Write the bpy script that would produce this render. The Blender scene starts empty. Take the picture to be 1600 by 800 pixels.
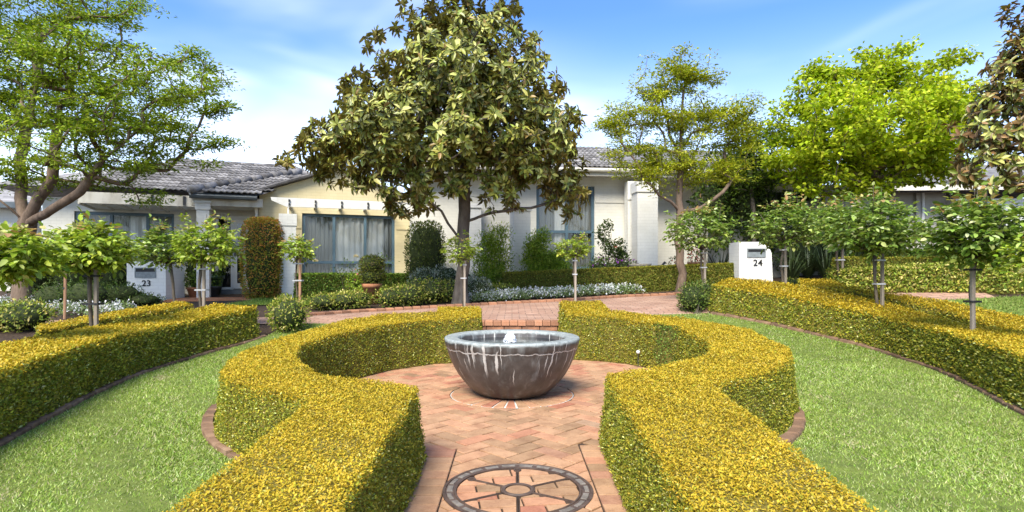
import bpy, bmesh, math, random
import numpy as np
from mathutils import Vector, Matrix
from mathutils.geometry import tessellate_polygon

rng = np.random.default_rng(7)
random.seed(7)
PI = math.pi
R = math.radians
scene = bpy.context.scene
col = scene.collection

# ------------------------------------------------------------------ camera
F, HZ, CX, H = 900.0, 424.0, 800.0, 1.12        # focal length and horizon in photograph pixels, eye height
cam_d = bpy.data.cameras.new('camera')
cam_d.sensor_width = 36.0
cam_d.lens = 36.0 * F / 1600.0
cam_d.shift_y = (HZ - 400.0) / 1600.0
cam_d.clip_start = 0.05
cam_d.clip_end = 3000.0
cam = bpy.data.objects.new('camera', cam_d)
cam.location = (0, 0, H)
cam.rotation_euler = (PI / 2, 0, 0)
col.objects.link(cam)
scene.camera = cam

# ------------------------------------------------------------------ light
SUN_EL, SUN_AZ = R(49), R(199)                    # azimuth clockwise from +Y: behind the camera, to the left
world = bpy.data.worlds.new('World')
scene.world = world
world.use_nodes = True
wn, wl = world.node_tree.nodes, world.node_tree.links
wn.clear()
w_out = wn.new('ShaderNodeOutputWorld')
w_bg = wn.new('ShaderNodeBackground')
w_bg.inputs['Strength'].default_value = 0.15
sky = wn.new('ShaderNodeTexSky')
sky.sky_type = 'NISHITA'
sky.sun_disc = False
sky.sun_elevation = SUN_EL
sky.sun_rotation = SUN_AZ
sky.air_density = 1.0
sky.dust_density = 0.6
sky.ozone_density = 2.0
CLX, CLZ = 0.9, 0.35
tc = wn.new('ShaderNodeTexCoord')
mp = wn.new('ShaderNodeMapping')
mp.inputs['Scale'].default_value = (1.2, 1.2, 4.6)
mp.inputs['Location'].default_value = (CLX, 0.1, CLZ)
cn = wn.new('ShaderNodeTexNoise')
cn.inputs['Scale'].default_value = 1.7
cn.inputs['Detail'].default_value = 3.2
cn.inputs['Roughness'].default_value = 0.45
cn.inputs['Distortion'].default_value = 0.5
cr = wn.new('ShaderNodeMapRange')
cr.interpolation_type = 'SMOOTHSTEP'
cr.inputs['From Min'].default_value = 0.40
cr.inputs['From Max'].default_value = 0.95
cr.inputs['To Max'].default_value = 0.44
sx = wn.new('ShaderNodeSeparateXYZ')
hz = wn.new('ShaderNodeMapRange')                  # thin high haze, thicker low in the sky
hz.interpolation_type = 'SMOOTHSTEP'
hz.inputs['From Min'].default_value = 0.40
hz.inputs['From Max'].default_value = 0.0
hz.inputs["To Max"].default_value = 0.44
mx = wn.new('ShaderNodeMath'); mx.operation = 'MAXIMUM'
ad = wn.new('ShaderNodeMath'); ad.operation = 'ADD'; ad.use_clamp = True
mixc = wn.new('ShaderNodeMixRGB')
mixc.inputs['Color2'].default_value = (6.4, 6.4, 6.3, 1)
wl.new(tc.outputs['Generated'], mp.inputs['Vector'])
wl.new(mp.outputs['Vector'], cn.inputs['Vector'])
wl.new(cn.outputs['Fac'], cr.inputs['Value'])
wl.new(tc.outputs['Generated'], sx.inputs['Vector'])
wl.new(sx.outputs['Z'], hz.inputs['Value'])
wl.new(hz.outputs['Result'], ad.inputs[0])
wl.new(cr.outputs['Result'], ad.inputs[1])
wl.new(ad.outputs[0], mixc.inputs['Fac'])
hs = wn.new('ShaderNodeMixRGB')                       # the photograph's blue is richer than the model's
hs.blend_type = 'MULTIPLY'
hs.inputs['Fac'].default_value = 1.0
hs.inputs['Color2'].default_value = (0.315, 0.45, 0.625, 1)
wl.new(sky.outputs['Color'], hs.inputs['Color1'])
wl.new(hs.outputs['Color'], mixc.inputs['Color1'])
wl.new(mixc.outputs['Color'], w_bg.inputs['Color'])
wl.new(w_bg.outputs['Background'], w_out.inputs['Surface'])

sun_d = bpy.data.lights.new('sun', 'SUN')
sun_d.energy = 2.5
sun_d.angle = R(30)
sun_d.color = (1.0, 0.93, 0.79)
sun = bpy.data.objects.new('sun', sun_d)
sdir = Vector((math.sin(SUN_AZ) * math.cos(SUN_EL), math.cos(SUN_AZ) * math.cos(SUN_EL), math.sin(SUN_EL)))
sun.rotation_euler = (-sdir).to_track_quat('-Z', 'Y').to_euler()
sun.location = sdir * 30
col.objects.link(sun)

vs = scene.view_settings
vs.view_transform = 'Standard'
vs.look = 'None'
vs.exposure = 1.7
vs.gamma = 1.0
vs.use_curve_mapping = False
scene.cycles.max_bounces = 6
scene.cycles.transparent_max_bounces = 8
scene.cycles.use_denoising = True

# ------------------------------------------------------------------ terrain and pixel helpers
def sstep(t):
    t = np.clip(t, 0, 1)
    return t * t * (3 - 2 * t)

def road_level(x):
    return np.interp(x, [-40, -2.5, 0, 3, 8, 11, 40], [0.32, 0.32, 0.42, 0.525, 0.83, 0.95, 0.95])

def T(x, y):
    x = np.asarray(x, float); y = np.asarray(y, float)
    return sstep((y - 7.0) / 3.4) * road_level(x) + 0.03 * np.clip(y - 10.4, 0, 7)

def pt(px, py, D):
    return Vector(((px - CX) / F * D, D, H + (HZ - py) / F * D))

def at(px, py, dz=0.0, surf=None):
    """the point of the ground (or of a surface function) seen at a pixel of the photograph"""
    s = surf or (lambda x, y: T(x, y) + dz)
    k, v = (px - CX) / F, (HZ - py) / F
    D = np.arange(0.8, 40, 0.004)
    d = H + v * D - s(k * D, D)
    i = np.argmax(d <= 0)
    if d[i] > 0:
        i = -1
    return Vector((k * D[i], D[i], float(s(k * D[i], D[i]))))

def col_at(px, D):
    """x for a picture column at a distance"""
    return (px - CX) / F * D

# ------------------------------------------------------------------ materials
def lin(h):
    h = h.lstrip('#')
    o = []
    for i in (0, 2, 4):
        v = int(h[i:i + 2], 16) / 255
        o.append(v / 12.92 if v <= 0.04045 else ((v + 0.055) / 1.055) ** 2.4)
    return tuple(o)

MATS = {}

def new_mat(name):
    m = bpy.data.materials.new(name)
    m.use_nodes = True
    MATS[name] = m
    nt = m.node_tree
    return m, nt.nodes, nt.links, nt.nodes['Principled BSDF']

def node(ns, kind, **kw):
    n = ns.new(kind)
    for k, v in kw.items():
        if k in n.inputs:
            n.inputs[k].default_value = v
        else:
            setattr(n, k, v)
    return n

def ramp(ns, stops):
    r = ns.new('ShaderNodeValToRGB')
    e = r.color_ramp.elements
    while len(e) < len(stops):
        e.new(0.5)
    for i, (p, c) in enumerate(stops):
        e[i].position = p
        e[i].color = (*c, 1)
    return r

def noise_mat(name, stops, scale=8.0, detail=5.0, rough=0.7, bump=0.0, bscale=None, bdist=0.01, spec=0.3, stretch=None, coord='Object', rand=0.0):
    m, ns, ls, b = new_mat(name)
    t = ns.new('ShaderNodeTexCoord')
    mp_ = ns.new('ShaderNodeMapping')
    if stretch:
        mp_.inputs['Scale'].default_value = stretch
    ls.new(t.outputs[coord], mp_.inputs['Vector'])
    n = node(ns, 'ShaderNodeTexNoise', Scale=scale, Detail=detail, Roughness=0.6)
    ls.new(mp_.outputs['Vector'], n.inputs['Vector'])
    r = ramp(ns, stops)
    fac = n.outputs['Fac']
    if rand:
        oi = ns.new('ShaderNodeObjectInfo')
        ma = node(ns, 'ShaderNodeMath', operation='MULTIPLY_ADD')
        ma.inputs[1].default_value = rand
        ls.new(oi.outputs['Random'], ma.inputs[0])
        a2 = node(ns, 'ShaderNodeMath', operation='SUBTRACT')
        a2.inputs[1].default_value = rand / 2
        ls.new(n.outputs['Fac'], ma.inputs[2])
        ls.new(ma.outputs[0], a2.inputs[0])
        fac = a2.outputs[0]
    ls.new(fac, r.inputs['Fac'])
    ls.new(r.outputs['Color'], b.inputs['Base Color'])
    b.inputs['Roughness'].default_value = rough
    b.inputs['Specular IOR Level'].default_value = spec
    if bump:
        n2 = node(ns, 'ShaderNodeTexNoise', Scale=bscale or scale * 4, Detail=6.0, Roughness=0.65)
        ls.new(mp_.outputs['Vector'], n2.inputs['Vector'])
        bp = node(ns, 'ShaderNodeBump', Strength=bump, Distance=bdist)
        ls.new(n2.outputs['Fac'], bp.inputs['Height'])
        ls.new(bp.outputs['Normal'], b.inputs['Normal'])
    return m

def leaf_mat(name, trans=0.3, rough=0.5, spec=0.35, back=None, tcol=(1.1, 1.15, 0.6)):
    """leaf colour comes from the 'tint' attribute; light passes through the blade"""
    m, ns, ls, b = new_mat(name)
    a = node(ns, 'ShaderNodeAttribute', attribute_name='tint')
    c = a.outputs['Color']
    if back:
        g = ns.new('ShaderNodeNewGeometry')
        mxb = ns.new('ShaderNodeMixRGB')
        mxb.inputs['Color2'].default_value = (*back, 1)
        hb_ = node(ns, 'ShaderNodeMath', operation='MULTIPLY'); hb_.inputs[1].default_value = 0.48
        ls.new(g.outputs['Backfacing'], hb_.inputs[0])
        ls.new(hb_.outputs[0], mxb.inputs['Fac'])
        ls.new(c, mxb.inputs['Color1'])
        c = mxb.outputs['Color']
    ls.new(c, b.inputs['Base Color'])
    b.inputs['Roughness'].default_value = rough
    b.inputs['Specular IOR Level'].default_value = spec
    tr = ns.new('ShaderNodeBsdfTranslucent')
    mul = node(ns, 'ShaderNodeMixRGB', blend_type='MULTIPLY', Fac=1.0)
    mul.inputs['Color2'].default_value = (*tcol, 1)
    ls.new(c, mul.inputs['Color1'])
    ls.new(mul.outputs['Color'], tr.inputs['Color'])
    ms = node(ns, 'ShaderNodeMixShader', Fac=trans)
    ls.new(b.outputs['BSDF'], ms.inputs[1])
    ls.new(tr.outputs['BSDF'], ms.inputs[2])
    ls.new(ms.outputs['Shader'], ns['Material Output'].inputs['Surface'])
    return m

leaf_mat('box_leaf', 0.24, 0.55, 0.18)
leaf_mat('grass_blade', 0.25, 0.65, 0.12)
leaf_mat('rose_leaf', 0.32, 0.42, 0.32)
leaf_mat('magnolia_leaf', 0.10, 0.36, 0.36, back=(0.22, 0.13, 0.045))
leaf_mat('soft_leaf', 0.38, 0.55, 0.25)
leaf_mat('petal', 0.3, 0.6, 0.2, tcol=(1, 1, 1))

def obj_leaf_mat():
    """single magnolia leaves: colour differs from leaf to leaf"""
    m, ns, ls, b = new_mat('magnolia_leaf_single')
    oi = ns.new('ShaderNodeObjectInfo')
    r = ramp(ns, [(0.0, (0.10, 0.12, 0.02)), (0.3, (0.18, 0.20, 0.035)), (0.7, (0.31, 0.32, 0.065)), (1.0, (0.45, 0.44, 0.15))])
    ls.new(oi.outputs['Random'], r.inputs['Fac'])
    g = ns.new('ShaderNodeNewGeometry')
    mxb = ns.new('ShaderNodeMixRGB')
    mxb.inputs['Color2'].default_value = (0.22, 0.14, 0.045, 1)
    ls.new(g.outputs['Backfacing'], mxb.inputs['Fac'])
    ls.new(r.outputs['Color'], mxb.inputs['Color1'])
    ls.new(mxb.outputs['Color'], b.inputs['Base Color'])
    b.inputs['Roughness'].default_value = 0.36
    b.inputs['Specular IOR Level'].default_value = 0.36
obj_leaf_mat()

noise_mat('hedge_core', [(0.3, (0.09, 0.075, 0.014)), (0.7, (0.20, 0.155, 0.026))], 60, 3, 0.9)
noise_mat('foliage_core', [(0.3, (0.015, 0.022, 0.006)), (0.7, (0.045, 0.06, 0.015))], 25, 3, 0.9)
noise_mat('mulch', [(0.25, (0.018, 0.012, 0.008)), (0.55, (0.06, 0.038, 0.024)), (0.8, (0.14, 0.09, 0.058))], 28, 8, 0.95, 0.8, 60, 0.03)
noise_mat('lawn_soil', [(0.3, (0.08, 0.11, 0.02)), (0.7, (0.17, 0.21, 0.04))], 9, 8, 0.95, 0.5, 80, 0.02)
noise_mat('sand_joint', [(0.3, (0.025, 0.017, 0.012)), (0.7, (0.08, 0.052, 0.034))], 40, 5, 0.95, 0.4)
noise_mat('bark_grey', [(0.3, (0.06, 0.047, 0.036)), (0.7, (0.18, 0.15, 0.12))], 9, 7, 0.9, 0.6, 30, 0.02, stretch=(1, 1, 0.3))
noise_mat('bark_brown', [(0.3, (0.075, 0.05, 0.033)), (0.7, (0.22, 0.155, 0.11))], 9, 7, 0.9, 0.6, 30, 0.02, stretch=(1, 1, 0.3))
noise_mat('rose_stem', [(0.3, (0.05, 0.04, 0.027)), (0.7, (0.15, 0.12, 0.085))], 30, 5, 0.85, 0.5, stretch=(1, 1, 0.2))
noise_mat('stake_wood', [(0.3, (0.14, 0.115, 0.085)), (0.7, (0.36, 0.30, 0.235))], 22, 6, 0.85, 0.4, stretch=(1, 1, 0.08), rand=0.3)
noise_mat('stake_red', [(0.3, (0.25, 0.13, 0.07)), (0.7, (0.42, 0.25, 0.15))], 22, 6, 0.85, 0.4, stretch=(1, 1, 0.08))
noise_mat('tie_strap', [(0.3, (0.012, 0.012, 0.012)), (0.7, (0.04, 0.04, 0.04))], 40, 2, 0.6)
noise_mat('tie_wire', [(0.3, (0.3, 0.3, 0.3)), (0.7, (0.5, 0.5, 0.5))], 40, 2, 0.5)
noise_mat('terracotta', [(0.3, (0.33, 0.13, 0.06)), (0.7, (0.48, 0.22, 0.11))], 14, 6, 0.8, 0.3)
noise_mat('green_glaze', [(0.3, (0.02, 0.045, 0.025)), (0.7, (0.05, 0.09, 0.05))], 10, 4, 0.3, spec=0.5)
noise_mat('stone', [(0.3, (0.27, 0.23, 0.17)), (0.7, (0.48, 0.43, 0.34))], 22, 7, 0.9, 0.6, 60, 0.01)
noise_mat('white_paint', [(0.3, (0.66, 0.65, 0.60)), (0.7, (0.78, 0.77, 0.73))], 5, 6, 0.6, 0.1)
noise_mat('weathered_white', [(0.3, (0.42, 0.38, 0.30)), (0.55, (0.66, 0.62, 0.53)), (0.8, (0.74, 0.71, 0.64))], 3.0, 8, 0.7, 0.2, stretch=(1, 1, 0.4))
noise_mat('blue_frame', [(0.3, (0.065, 0.115, 0.15)), (0.7, (0.095, 0.155, 0.195))], 5, 3, 0.4, spec=0.5)
noise_mat('dark_metal', [(0.3, (0.03, 0.03, 0.032)), (0.7, (0.06, 0.06, 0.065))], 12, 4, 0.45, spec=0.5)
noise_mat('gutter_metal', [(0.3, (0.06, 0.075, 0.085)), (0.7, (0.10, 0.12, 0.13))], 5, 4, 0.45, spec=0.5)
noise_mat('letter_slot', [(0.3, (0.13, 0.15, 0.155)), (0.7, (0.22, 0.245, 0.25))], 12, 3, 0.4, spec=0.5)
noise_mat('numeral_black', [(0.3, (0.012, 0.012, 0.012)), (0.7, (0.022, 0.022, 0.022))], 12, 3, 0.5)
noise_mat('curtain_white', [(0.3, (0.76, 0.75, 0.70)), (0.7, (0.84, 0.83, 0.79))], 4, 3, 0.9, stretch=(6, 6, 0.3))
noise_mat('curtain_sheer', [(0.3, (0.22, 0.225, 0.21)), (0.7, (0.38, 0.385, 0.36))], 4, 3, 0.9, stretch=(8, 8, 0.3))
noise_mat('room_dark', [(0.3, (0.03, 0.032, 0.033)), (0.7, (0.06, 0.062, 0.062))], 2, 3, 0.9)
noise_mat('white_plastic', [(0.3, (0.72, 0.73, 0.74)), (0.7, (0.8, 0.8, 0.8))], 6, 2, 0.35, spec=0.5)
noise_mat('shutter_wood', [(0.3, (0.05, 0.055, 0.05)), (0.7, (0.10, 0.105, 0.095))], 6, 5, 0.8, stretch=(5, 5, 0.3))
noise_mat('door_white', [(0.3, (0.66, 0.67, 0.66)), (0.7, (0.75, 0.75, 0.74))], 5, 3, 0.45)

def brick_wall_mat(name, c1, c2, bump=0.35):
    """painted brickwork: courses show as fine relief"""
    m, ns, ls, b = new_mat(name)
    t = ns.new('ShaderNodeTexCoord')
    s = ns.new('ShaderNodeSeparateXYZ')
    ls.new(t.outputs['Object'], s.inputs['Vector'])
    sm = node(ns, 'ShaderNodeMath', operation='ADD')
    ls.new(s.outputs['X'], sm.inputs[0]); ls.new(s.outputs['Y'], sm.inputs[1])
    cb = ns.new('ShaderNodeCombineXYZ')
    ls.new(sm.outputs[0], cb.inputs['X']); ls.new(s.outputs['Z'], cb.inputs['Y'])
    br = node(ns, 'ShaderNodeTexBrick', Scale=1.0)
    br.inputs['Brick Width'].default_value = 0.24
    br.inputs['Row Height'].default_value = 0.086
    br.inputs['Mortar Size'].default_value = 0.006
    br.inputs['Mortar Smooth'].default_value = 0.6
    br.inputs['Color1'].default_value = (1, 1, 1, 1)
    br.inputs['Color2'].default_value = (0.86, 0.86, 0.86, 1)
    br.inputs['Mortar'].default_value = (0.25, 0.25, 0.25, 1)
    ls.new(cb.outputs[0], br.inputs['Vector'])
    n = node(ns, 'ShaderNodeTexNoise', Scale=1.6, Detail=8.0, Roughness=0.62)
    ls.new(t.outputs['Object'], n.inputs['Vector'])
    r = ramp(ns, [(0.3, c1), (0.68, c2)])
    ls.new(n.outputs['Fac'], r.inputs['Fac'])
    mm = node(ns, 'ShaderNodeMixRGB', blend_type='MULTIPLY', Fac=0.16)
    ls.new(r.outputs['Color'], mm.inputs['Color1']); ls.new(br.outputs['Color'], mm.inputs['Color2'])
    ls.new(mm.outputs['Color'], b.inputs['Base Color'])
    n2 = node(ns, 'ShaderNodeTexNoise', Scale=38.0, Detail=4.0)
    ls.new(t.outputs['Object'], n2.inputs['Vector'])
    ax = node(ns, 'ShaderNodeMixRGB', blend_type='ADD', Fac=0.35)
    ls.new(br.outputs['Color'], ax.inputs['Color1']); ls.new(n2.outputs['Fac'], ax.inputs['Color2'])
    bp = node(ns, 'ShaderNodeBump', Strength=bump, Distance=0.012)
    ls.new(ax.outputs['Color'], bp.inputs['Height'])
    ls.new(bp.outputs['Normal'], b.inputs['Normal'])
    b.inputs['Roughness'].default_value = 0.75
    b.inputs['Specular IOR Level'].default_value = 0.25
    return m

brick_wall_mat('cream_wall', (0.60, 0.51, 0.30), (0.68, 0.585, 0.36), 0.3)
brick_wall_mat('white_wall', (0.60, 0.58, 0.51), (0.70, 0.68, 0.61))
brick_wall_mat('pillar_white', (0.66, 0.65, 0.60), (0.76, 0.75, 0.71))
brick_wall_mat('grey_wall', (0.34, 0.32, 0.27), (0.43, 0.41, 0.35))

def paver_mat(name, island):
    m, ns, ls, b = new_mat(name)
    if island:
        src = ns.new('ShaderNodeNewGeometry').outputs['Random Per Island']
    else:
        src = ns.new('ShaderNodeObjectInfo').outputs['Random']
    r = ramp(ns, [(0.0, (0.29, 0.18, 0.10)), (0.15, (0.38, 0.225, 0.125)), (0.45, (0.45, 0.265, 0.15)), (0.7, (0.47, 0.255, 0.145)),
                  (0.86, (0.43, 0.21, 0.12)), (0.93, (0.39, 0.165, 0.10)), (1.0, (0.36, 0.26, 0.16))])
    ls.new(src, r.inputs['Fac'])
    t = ns.new('ShaderNodeTexCoord')
    n = node(ns, 'ShaderNodeTexNoise', Scale=7.0, Detail=8.0, Roughness=0.7)
    n1 = node(ns, 'ShaderNodeTexNoise', Scale=95.0, Detail=5.0, Roughness=0.75)
    wpos = ns.new('ShaderNodeNewGeometry').outputs['Position']
    ls.new(wpos, n.inputs['Vector']); ls.new(wpos, n1.inputs['Vector'])
    r1 = ramp(ns, [(0.33, (0.62, 0.55, 0.53)), (0.55, (1.0, 1.0, 1.0)), (0.75, (1.15, 1.12, 1.1))])
    ls.new(n.outputs['Fac'], r1.inputs['Fac'])
    r2 = ramp(ns, [(0.34, (0.5, 0.45, 0.43)), (0.46, (1, 1, 1))])
    ls.new(n1.outputs['Fac'], r2.inputs['Fac'])
    m1 = node(ns, 'ShaderNodeMixRGB', blend_type='MULTIPLY', Fac=0.8)
    m2 = node(ns, 'ShaderNodeMixRGB', blend_type='MULTIPLY', Fac=0.6)
    ls.new(r.outputs['Color'], m1.inputs['Color1']); ls.new(r1.outputs['Color'], m1.inputs['Color2'])
    ls.new(m1.outputs['Color'], m2.inputs['Color1']); ls.new(r2.outputs['Color'], m2.inputs['Color2'])
    ls.new(m2.outputs['Color'], b.inputs['Base Color'])
    bp = node(ns, 'ShaderNodeBump', Strength=0.45, Distance=0.004)
    ls.new(n1.outputs['Fac'], bp.inputs['Height'])
    ls.new(bp.outputs['Normal'], b.inputs['Normal'])
    b.inputs['Roughness'].default_value = 0.8
    b.inputs['Specular IOR Level'].default_value = 0.25
paver_mat('paver', False)
paver_mat('paver_joined', True)

def road_mat():
    m, ns, ls, b = new_mat('road_pavers')
    t = ns.new('ShaderNodeTexCoord')
    br = node(ns, 'ShaderNodeTexBrick', Scale=1.0)
    br.inputs['Brick Width'].default_value = 0.23
    br.inputs['Row Height'].default_value = 0.115
    br.inputs['Mortar Size'].default_value = 0.006
    br.inputs['Color1'].default_value = (0.36, 0.205, 0.14, 1)
    br.inputs['Color2'].default_value = (0.44, 0.28, 0.20, 1)
    br.inputs['Mortar'].default_value = (0.13, 0.09, 0.065, 1)
    ls.new(t.outputs['Object'], br.inputs['Vector'])
    n = node(ns, 'ShaderNodeTexNoise', Scale=2.3, Detail=8.0, Roughness=0.65)
    ls.new(t.outputs['Object'], n.inputs['Vector'])
    r = ramp(ns, [(0.3, (0.72, 0.68, 0.66)), (0.7, (1.1, 1.1, 1.1))])
    ls.new(n.outputs['Fac'], r.inputs['Fac'])
    mm = node(ns, 'ShaderNodeMixRGB', blend_type='MULTIPLY', Fac=1.0)
    ls.new(br.outputs['Color'], mm.inputs['Color1']); ls.new(r.outputs['Color'], mm.inputs['Color2'])
    ls.new(mm.outputs['Color'], b.inputs['Base Color'])
    bp = node(ns, 'ShaderNodeBump', Strength=0.4, Distance=0.01)
    ls.new(br.outputs['Fac'], bp.inputs['Height']); bp.invert = True
    ls.new(bp.outputs['Normal'], b.inputs['Normal'])
    b.inputs['Roughness'].default_value = 0.85
road_mat()

noise_mat('edging_brick', [(0.25, (0.11, 0.065, 0.038)), (0.6, (0.22, 0.13, 0.078)), (0.85, (0.32, 0.21, 0.135))], 9, 6, 0.85, 0.5, 70, 0.006, rand=0.35)
noise_mat('nosing_brick', [(0.25, (0.22, 0.11, 0.065)), (0.6, (0.42, 0.20, 0.11)), (0.85, (0.50, 0.28, 0.17))], 9, 6, 0.85, 0.5, 70, 0.006, rand=0.4)
noise_mat('roof_tile', [(0.2, (0.06, 0.056, 0.055)), (0.5, (0.155, 0.147, 0.145)), (0.8, (0.34, 0.325, 0.32))], 4.5, 8, 0.8, 0.4, 40, 0.01, rand=0.35)
noise_mat('cast_iron', [(0.25, (0.035, 0.022, 0.016)), (0.6, (0.10, 0.066, 0.05)), (0.85, (0.20, 0.155, 0.13))], 14, 7, 0.55, 0.5, 90, 0.004, spec=0.5)
noise_mat('iron_pad', [(0.25, (0.10, 0.085, 0.072)), (0.75, (0.25, 0.22, 0.19))], 24, 7, 0.7, 0.5, 120, 0.004)
noise_mat('mortar_white', [(0.3, (0.45, 0.42, 0.37)), (0.7, (0.72, 0.70, 0.66))], 18, 6, 0.9, 0.4)
noise_mat('water_foam', [(0.35, (0.60, 0.64, 0.68)), (0.65, (0.86, 0.88, 0.9))], 30, 5, 0.12, 0.6, 40, 0.02, spec=0.6)

def glass_mat(name, tint=(0.85, 0.9, 0.92), refl=0.10):
    m, ns, ls, b = new_mat(name)
    ns.remove(b)
    tr = ns.new('ShaderNodeBsdfTransparent'); tr.inputs['Color'].default_value = (*tint, 1)
    gl = ns.new('ShaderNodeBsdfGlossy'); gl.inputs['Roughness'].default_value = 0.02
    lw = node(ns, 'ShaderNodeLayerWeight', Blend=0.2)
    ad_ = node(ns, 'ShaderNodeMath', operation='ADD'); ad_.inputs[1].default_value = refl
    ls.new(lw.outputs['Fresnel'], ad_.inputs[0])
    ms = ns.new('ShaderNodeMixShader')
    ls.new(ad_.outputs[0], ms.inputs['Fac'])
    ls.new(tr.outputs[0], ms.inputs[1]); ls.new(gl.outputs[0], ms.inputs[2])
    ls.new(ms.outputs[0], ns['Material Output'].inputs['Surface'])
glass_mat('window_glass', (0.95, 0.96, 0.96), 0.015)
glass_mat('screen_glass', (0.35, 0.36, 0.37), 0.06)
glass_mat('canopy_glass', (0.7, 0.7, 0.68), 0.25)

def water_mat():
    m, ns, ls, b = new_mat('water')
    b.inputs['Base Color'].default_value = (0.012, 0.016, 0.016, 1)
    b.inputs['Roughness'].default_value = 0.04
    b.inputs['Specular IOR Level'].default_value = 0.5
    n = node(ns, 'ShaderNodeTexNoise', Scale=16.0, Detail=3.0)
    t = ns.new('ShaderNodeTexCoord'); ls.new(t.outputs['Object'], n.inputs['Vector'])
    bp = node(ns, 'ShaderNodeBump', Strength=0.25, Distance=0.01)
    ls.new(n.outputs['Fac'], bp.inputs['Height']); ls.new(bp.outputs['Normal'], b.inputs['Normal'])
water_mat()

def bowl_mat():
    """aged bronze-brown bowl with lime runs, a pale crack line under the rim and verdigris"""
    m, ns, ls, b = new_mat('bowl_bronze')
    t = ns.new('ShaderNodeTexCoord')
    s = ns.new('ShaderNodeSeparateXYZ'); ls.new(t.outputs['Object'], s.inputs['Vector'])
    n1 = node(ns, 'ShaderNodeTexNoise', Scale=5.0, Detail=8.0, Roughness=0.65)
    ls.new(t.outputs['Object'], n1.inputs['Vector'])
    base = ramp(ns, [(0.28, (0.026, 0.024, 0.022)), (0.5, (0.062, 0.053, 0.047)), (0.66, (0.10, 0.088, 0.078)), (0.85, (0.19, 0.185, 0.17))])
    ls.new(n1.outputs['Fac'], base.inputs['Fac'])
    # vertical grey weathering
    mpv = ns.new('ShaderNodeMapping'); mpv.inputs['Scale'].default_value = (7, 7, 0.8)
    ls.new(t.outputs['Object'], mpv.inputs['Vector'])
    n2 = node(ns, 'ShaderNodeTexNoise', Scale=1.6, Detail=5.0, Roughness=0.6)
    ls.new(mpv.outputs[0], n2.inputs['Vector'])
    g = node(ns, 'ShaderNodeMapRange', interpolation_type='SMOOTHSTEP')
    g.inputs['From Min'].default_value = 0.5; g.inputs['From Max'].default_value = 0.75; g.inputs['To Max'].default_value = 0.55
    ls.new(n2.outputs['Fac'], g.inputs['Value'])
    mg = ns.new('ShaderNodeMixRGB'); mg.inputs['Color2'].default_value = (0.27, 0.29, 0.28, 1)
    ls.new(g.outputs[0], mg.inputs['Fac']); ls.new(base.outputs['Color'], mg.inputs['Color1'])
    # pale crack line at z ~ 0.435, wobbling
    n3 = node(ns, 'ShaderNodeTexNoise', Scale=9.0, Detail=5.0, Roughness=0.6)
    ls.new(t.outputs['Object'], n3.inputs['Vector'])
    wob = node(ns, 'ShaderNodeMath', operation='MULTIPLY_ADD'); wob.inputs[1].default_value = 0.07; wob.inputs[2].default_value = 0.397
    ls.new(n3.outputs['Fac'], wob.inputs[0])
    df = node(ns, 'ShaderNodeMath', operation='SUBTRACT'); ls.new(s.outputs['Z'], df.inputs[0]); ls.new(wob.outputs[0], df.inputs[1])
    ab = node(ns, 'ShaderNodeMath', operation='ABSOLUTE'); ls.new(df.outputs[0], ab.inputs[0])
    ln = node(ns, 'ShaderNodeMapRange', interpolation_type='SMOOTHSTEP')
    ln.inputs['From Min'].default_value = 0.007; ln.inputs['From Max'].default_value = 0.002
    ls.new(ab.outputs[0], ln.inputs['Value'])
    # lime drips: runs down the meridians, each of its own length
    an = node(ns, 'ShaderNodeMath', operation='ARCTAN2'); ls.new(s.outputs['Y'], an.inputs[0]); ls.new(s.outputs['X'], an.inputs[1])
    wv = node(ns, 'ShaderNodeMath', operation='MULTIPLY_ADD'); wv.inputs[1].default_value = 0.10; ls.new(n3.outputs['Fac'], wv.inputs[0]); ls.new(an.outputs[0], wv.inputs[2])
    def meridian(k, zk, off_):
        m_ = node(ns, 'ShaderNodeMath', operation='MULTIPLY'); m_.inputs[1].default_value = k; ls.new(wv.outputs[0], m_.inputs[0])
        z_ = node(ns, 'ShaderNodeMath', operation='MULTIPLY'); z_.inputs[1].default_value = zk; ls.new(s.outputs['Z'], z_.inputs[0])
        c_ = ns.new('ShaderNodeCombineXYZ'); c_.inputs['Z'].default_value = off_
        ls.new(m_.outputs[0], c_.inputs['X']); ls.new(z_.outputs[0], c_.inputs['Y'])
        t_ = node(ns, 'ShaderNodeTexNoise', Scale=1.0, Detail=2.0, Roughness=0.5); ls.new(c_.outputs[0], t_.inputs['Vector'])
        return t_.outputs['Fac']
    dr = node(ns, 'ShaderNodeMapRange', interpolation_type='SMOOTHSTEP')
    dr.inputs['From Min'].default_value = 0.585; dr.inputs['From Max'].default_value = 0.66
    ls.new(meridian(16.0, 1.6, 0.0), dr.inputs['Value'])
    ends = node(ns, 'ShaderNodeMath', operation='MULTIPLY_ADD'); ends.inputs[1].default_value = -0.75; ends.inputs[2].default_value = 0.62
    ls.new(meridian(7.0, 0.0, 7.3), ends.inputs[0])
    za = node(ns, 'ShaderNodeMath', operation='SUBTRACT'); ls.new(s.outputs['Z'], za.inputs[0]); ls.new(ends.outputs[0], za.inputs[1])
    zf = node(ns, 'ShaderNodeMapRange', interpolation_type='SMOOTHSTEP')
    zf.inputs['From Min'].default_value = -0.03; zf.inputs['From Max'].default_value = 0.09
    ls.new(za.outputs[0], zf.inputs['Value'])
    dz = node(ns, 'ShaderNodeMath', operation='MULTIPLY'); ls.new(dr.outputs[0], dz.inputs[0]); ls.new(zf.outputs[0], dz.inputs[1])
    mxx = node(ns, 'ShaderNodeMath', operation='MAXIMUM'); ls.new(dz.outputs[0], mxx.inputs[0]); ls.new(ln.outputs[0], mxx.inputs[1])
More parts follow.
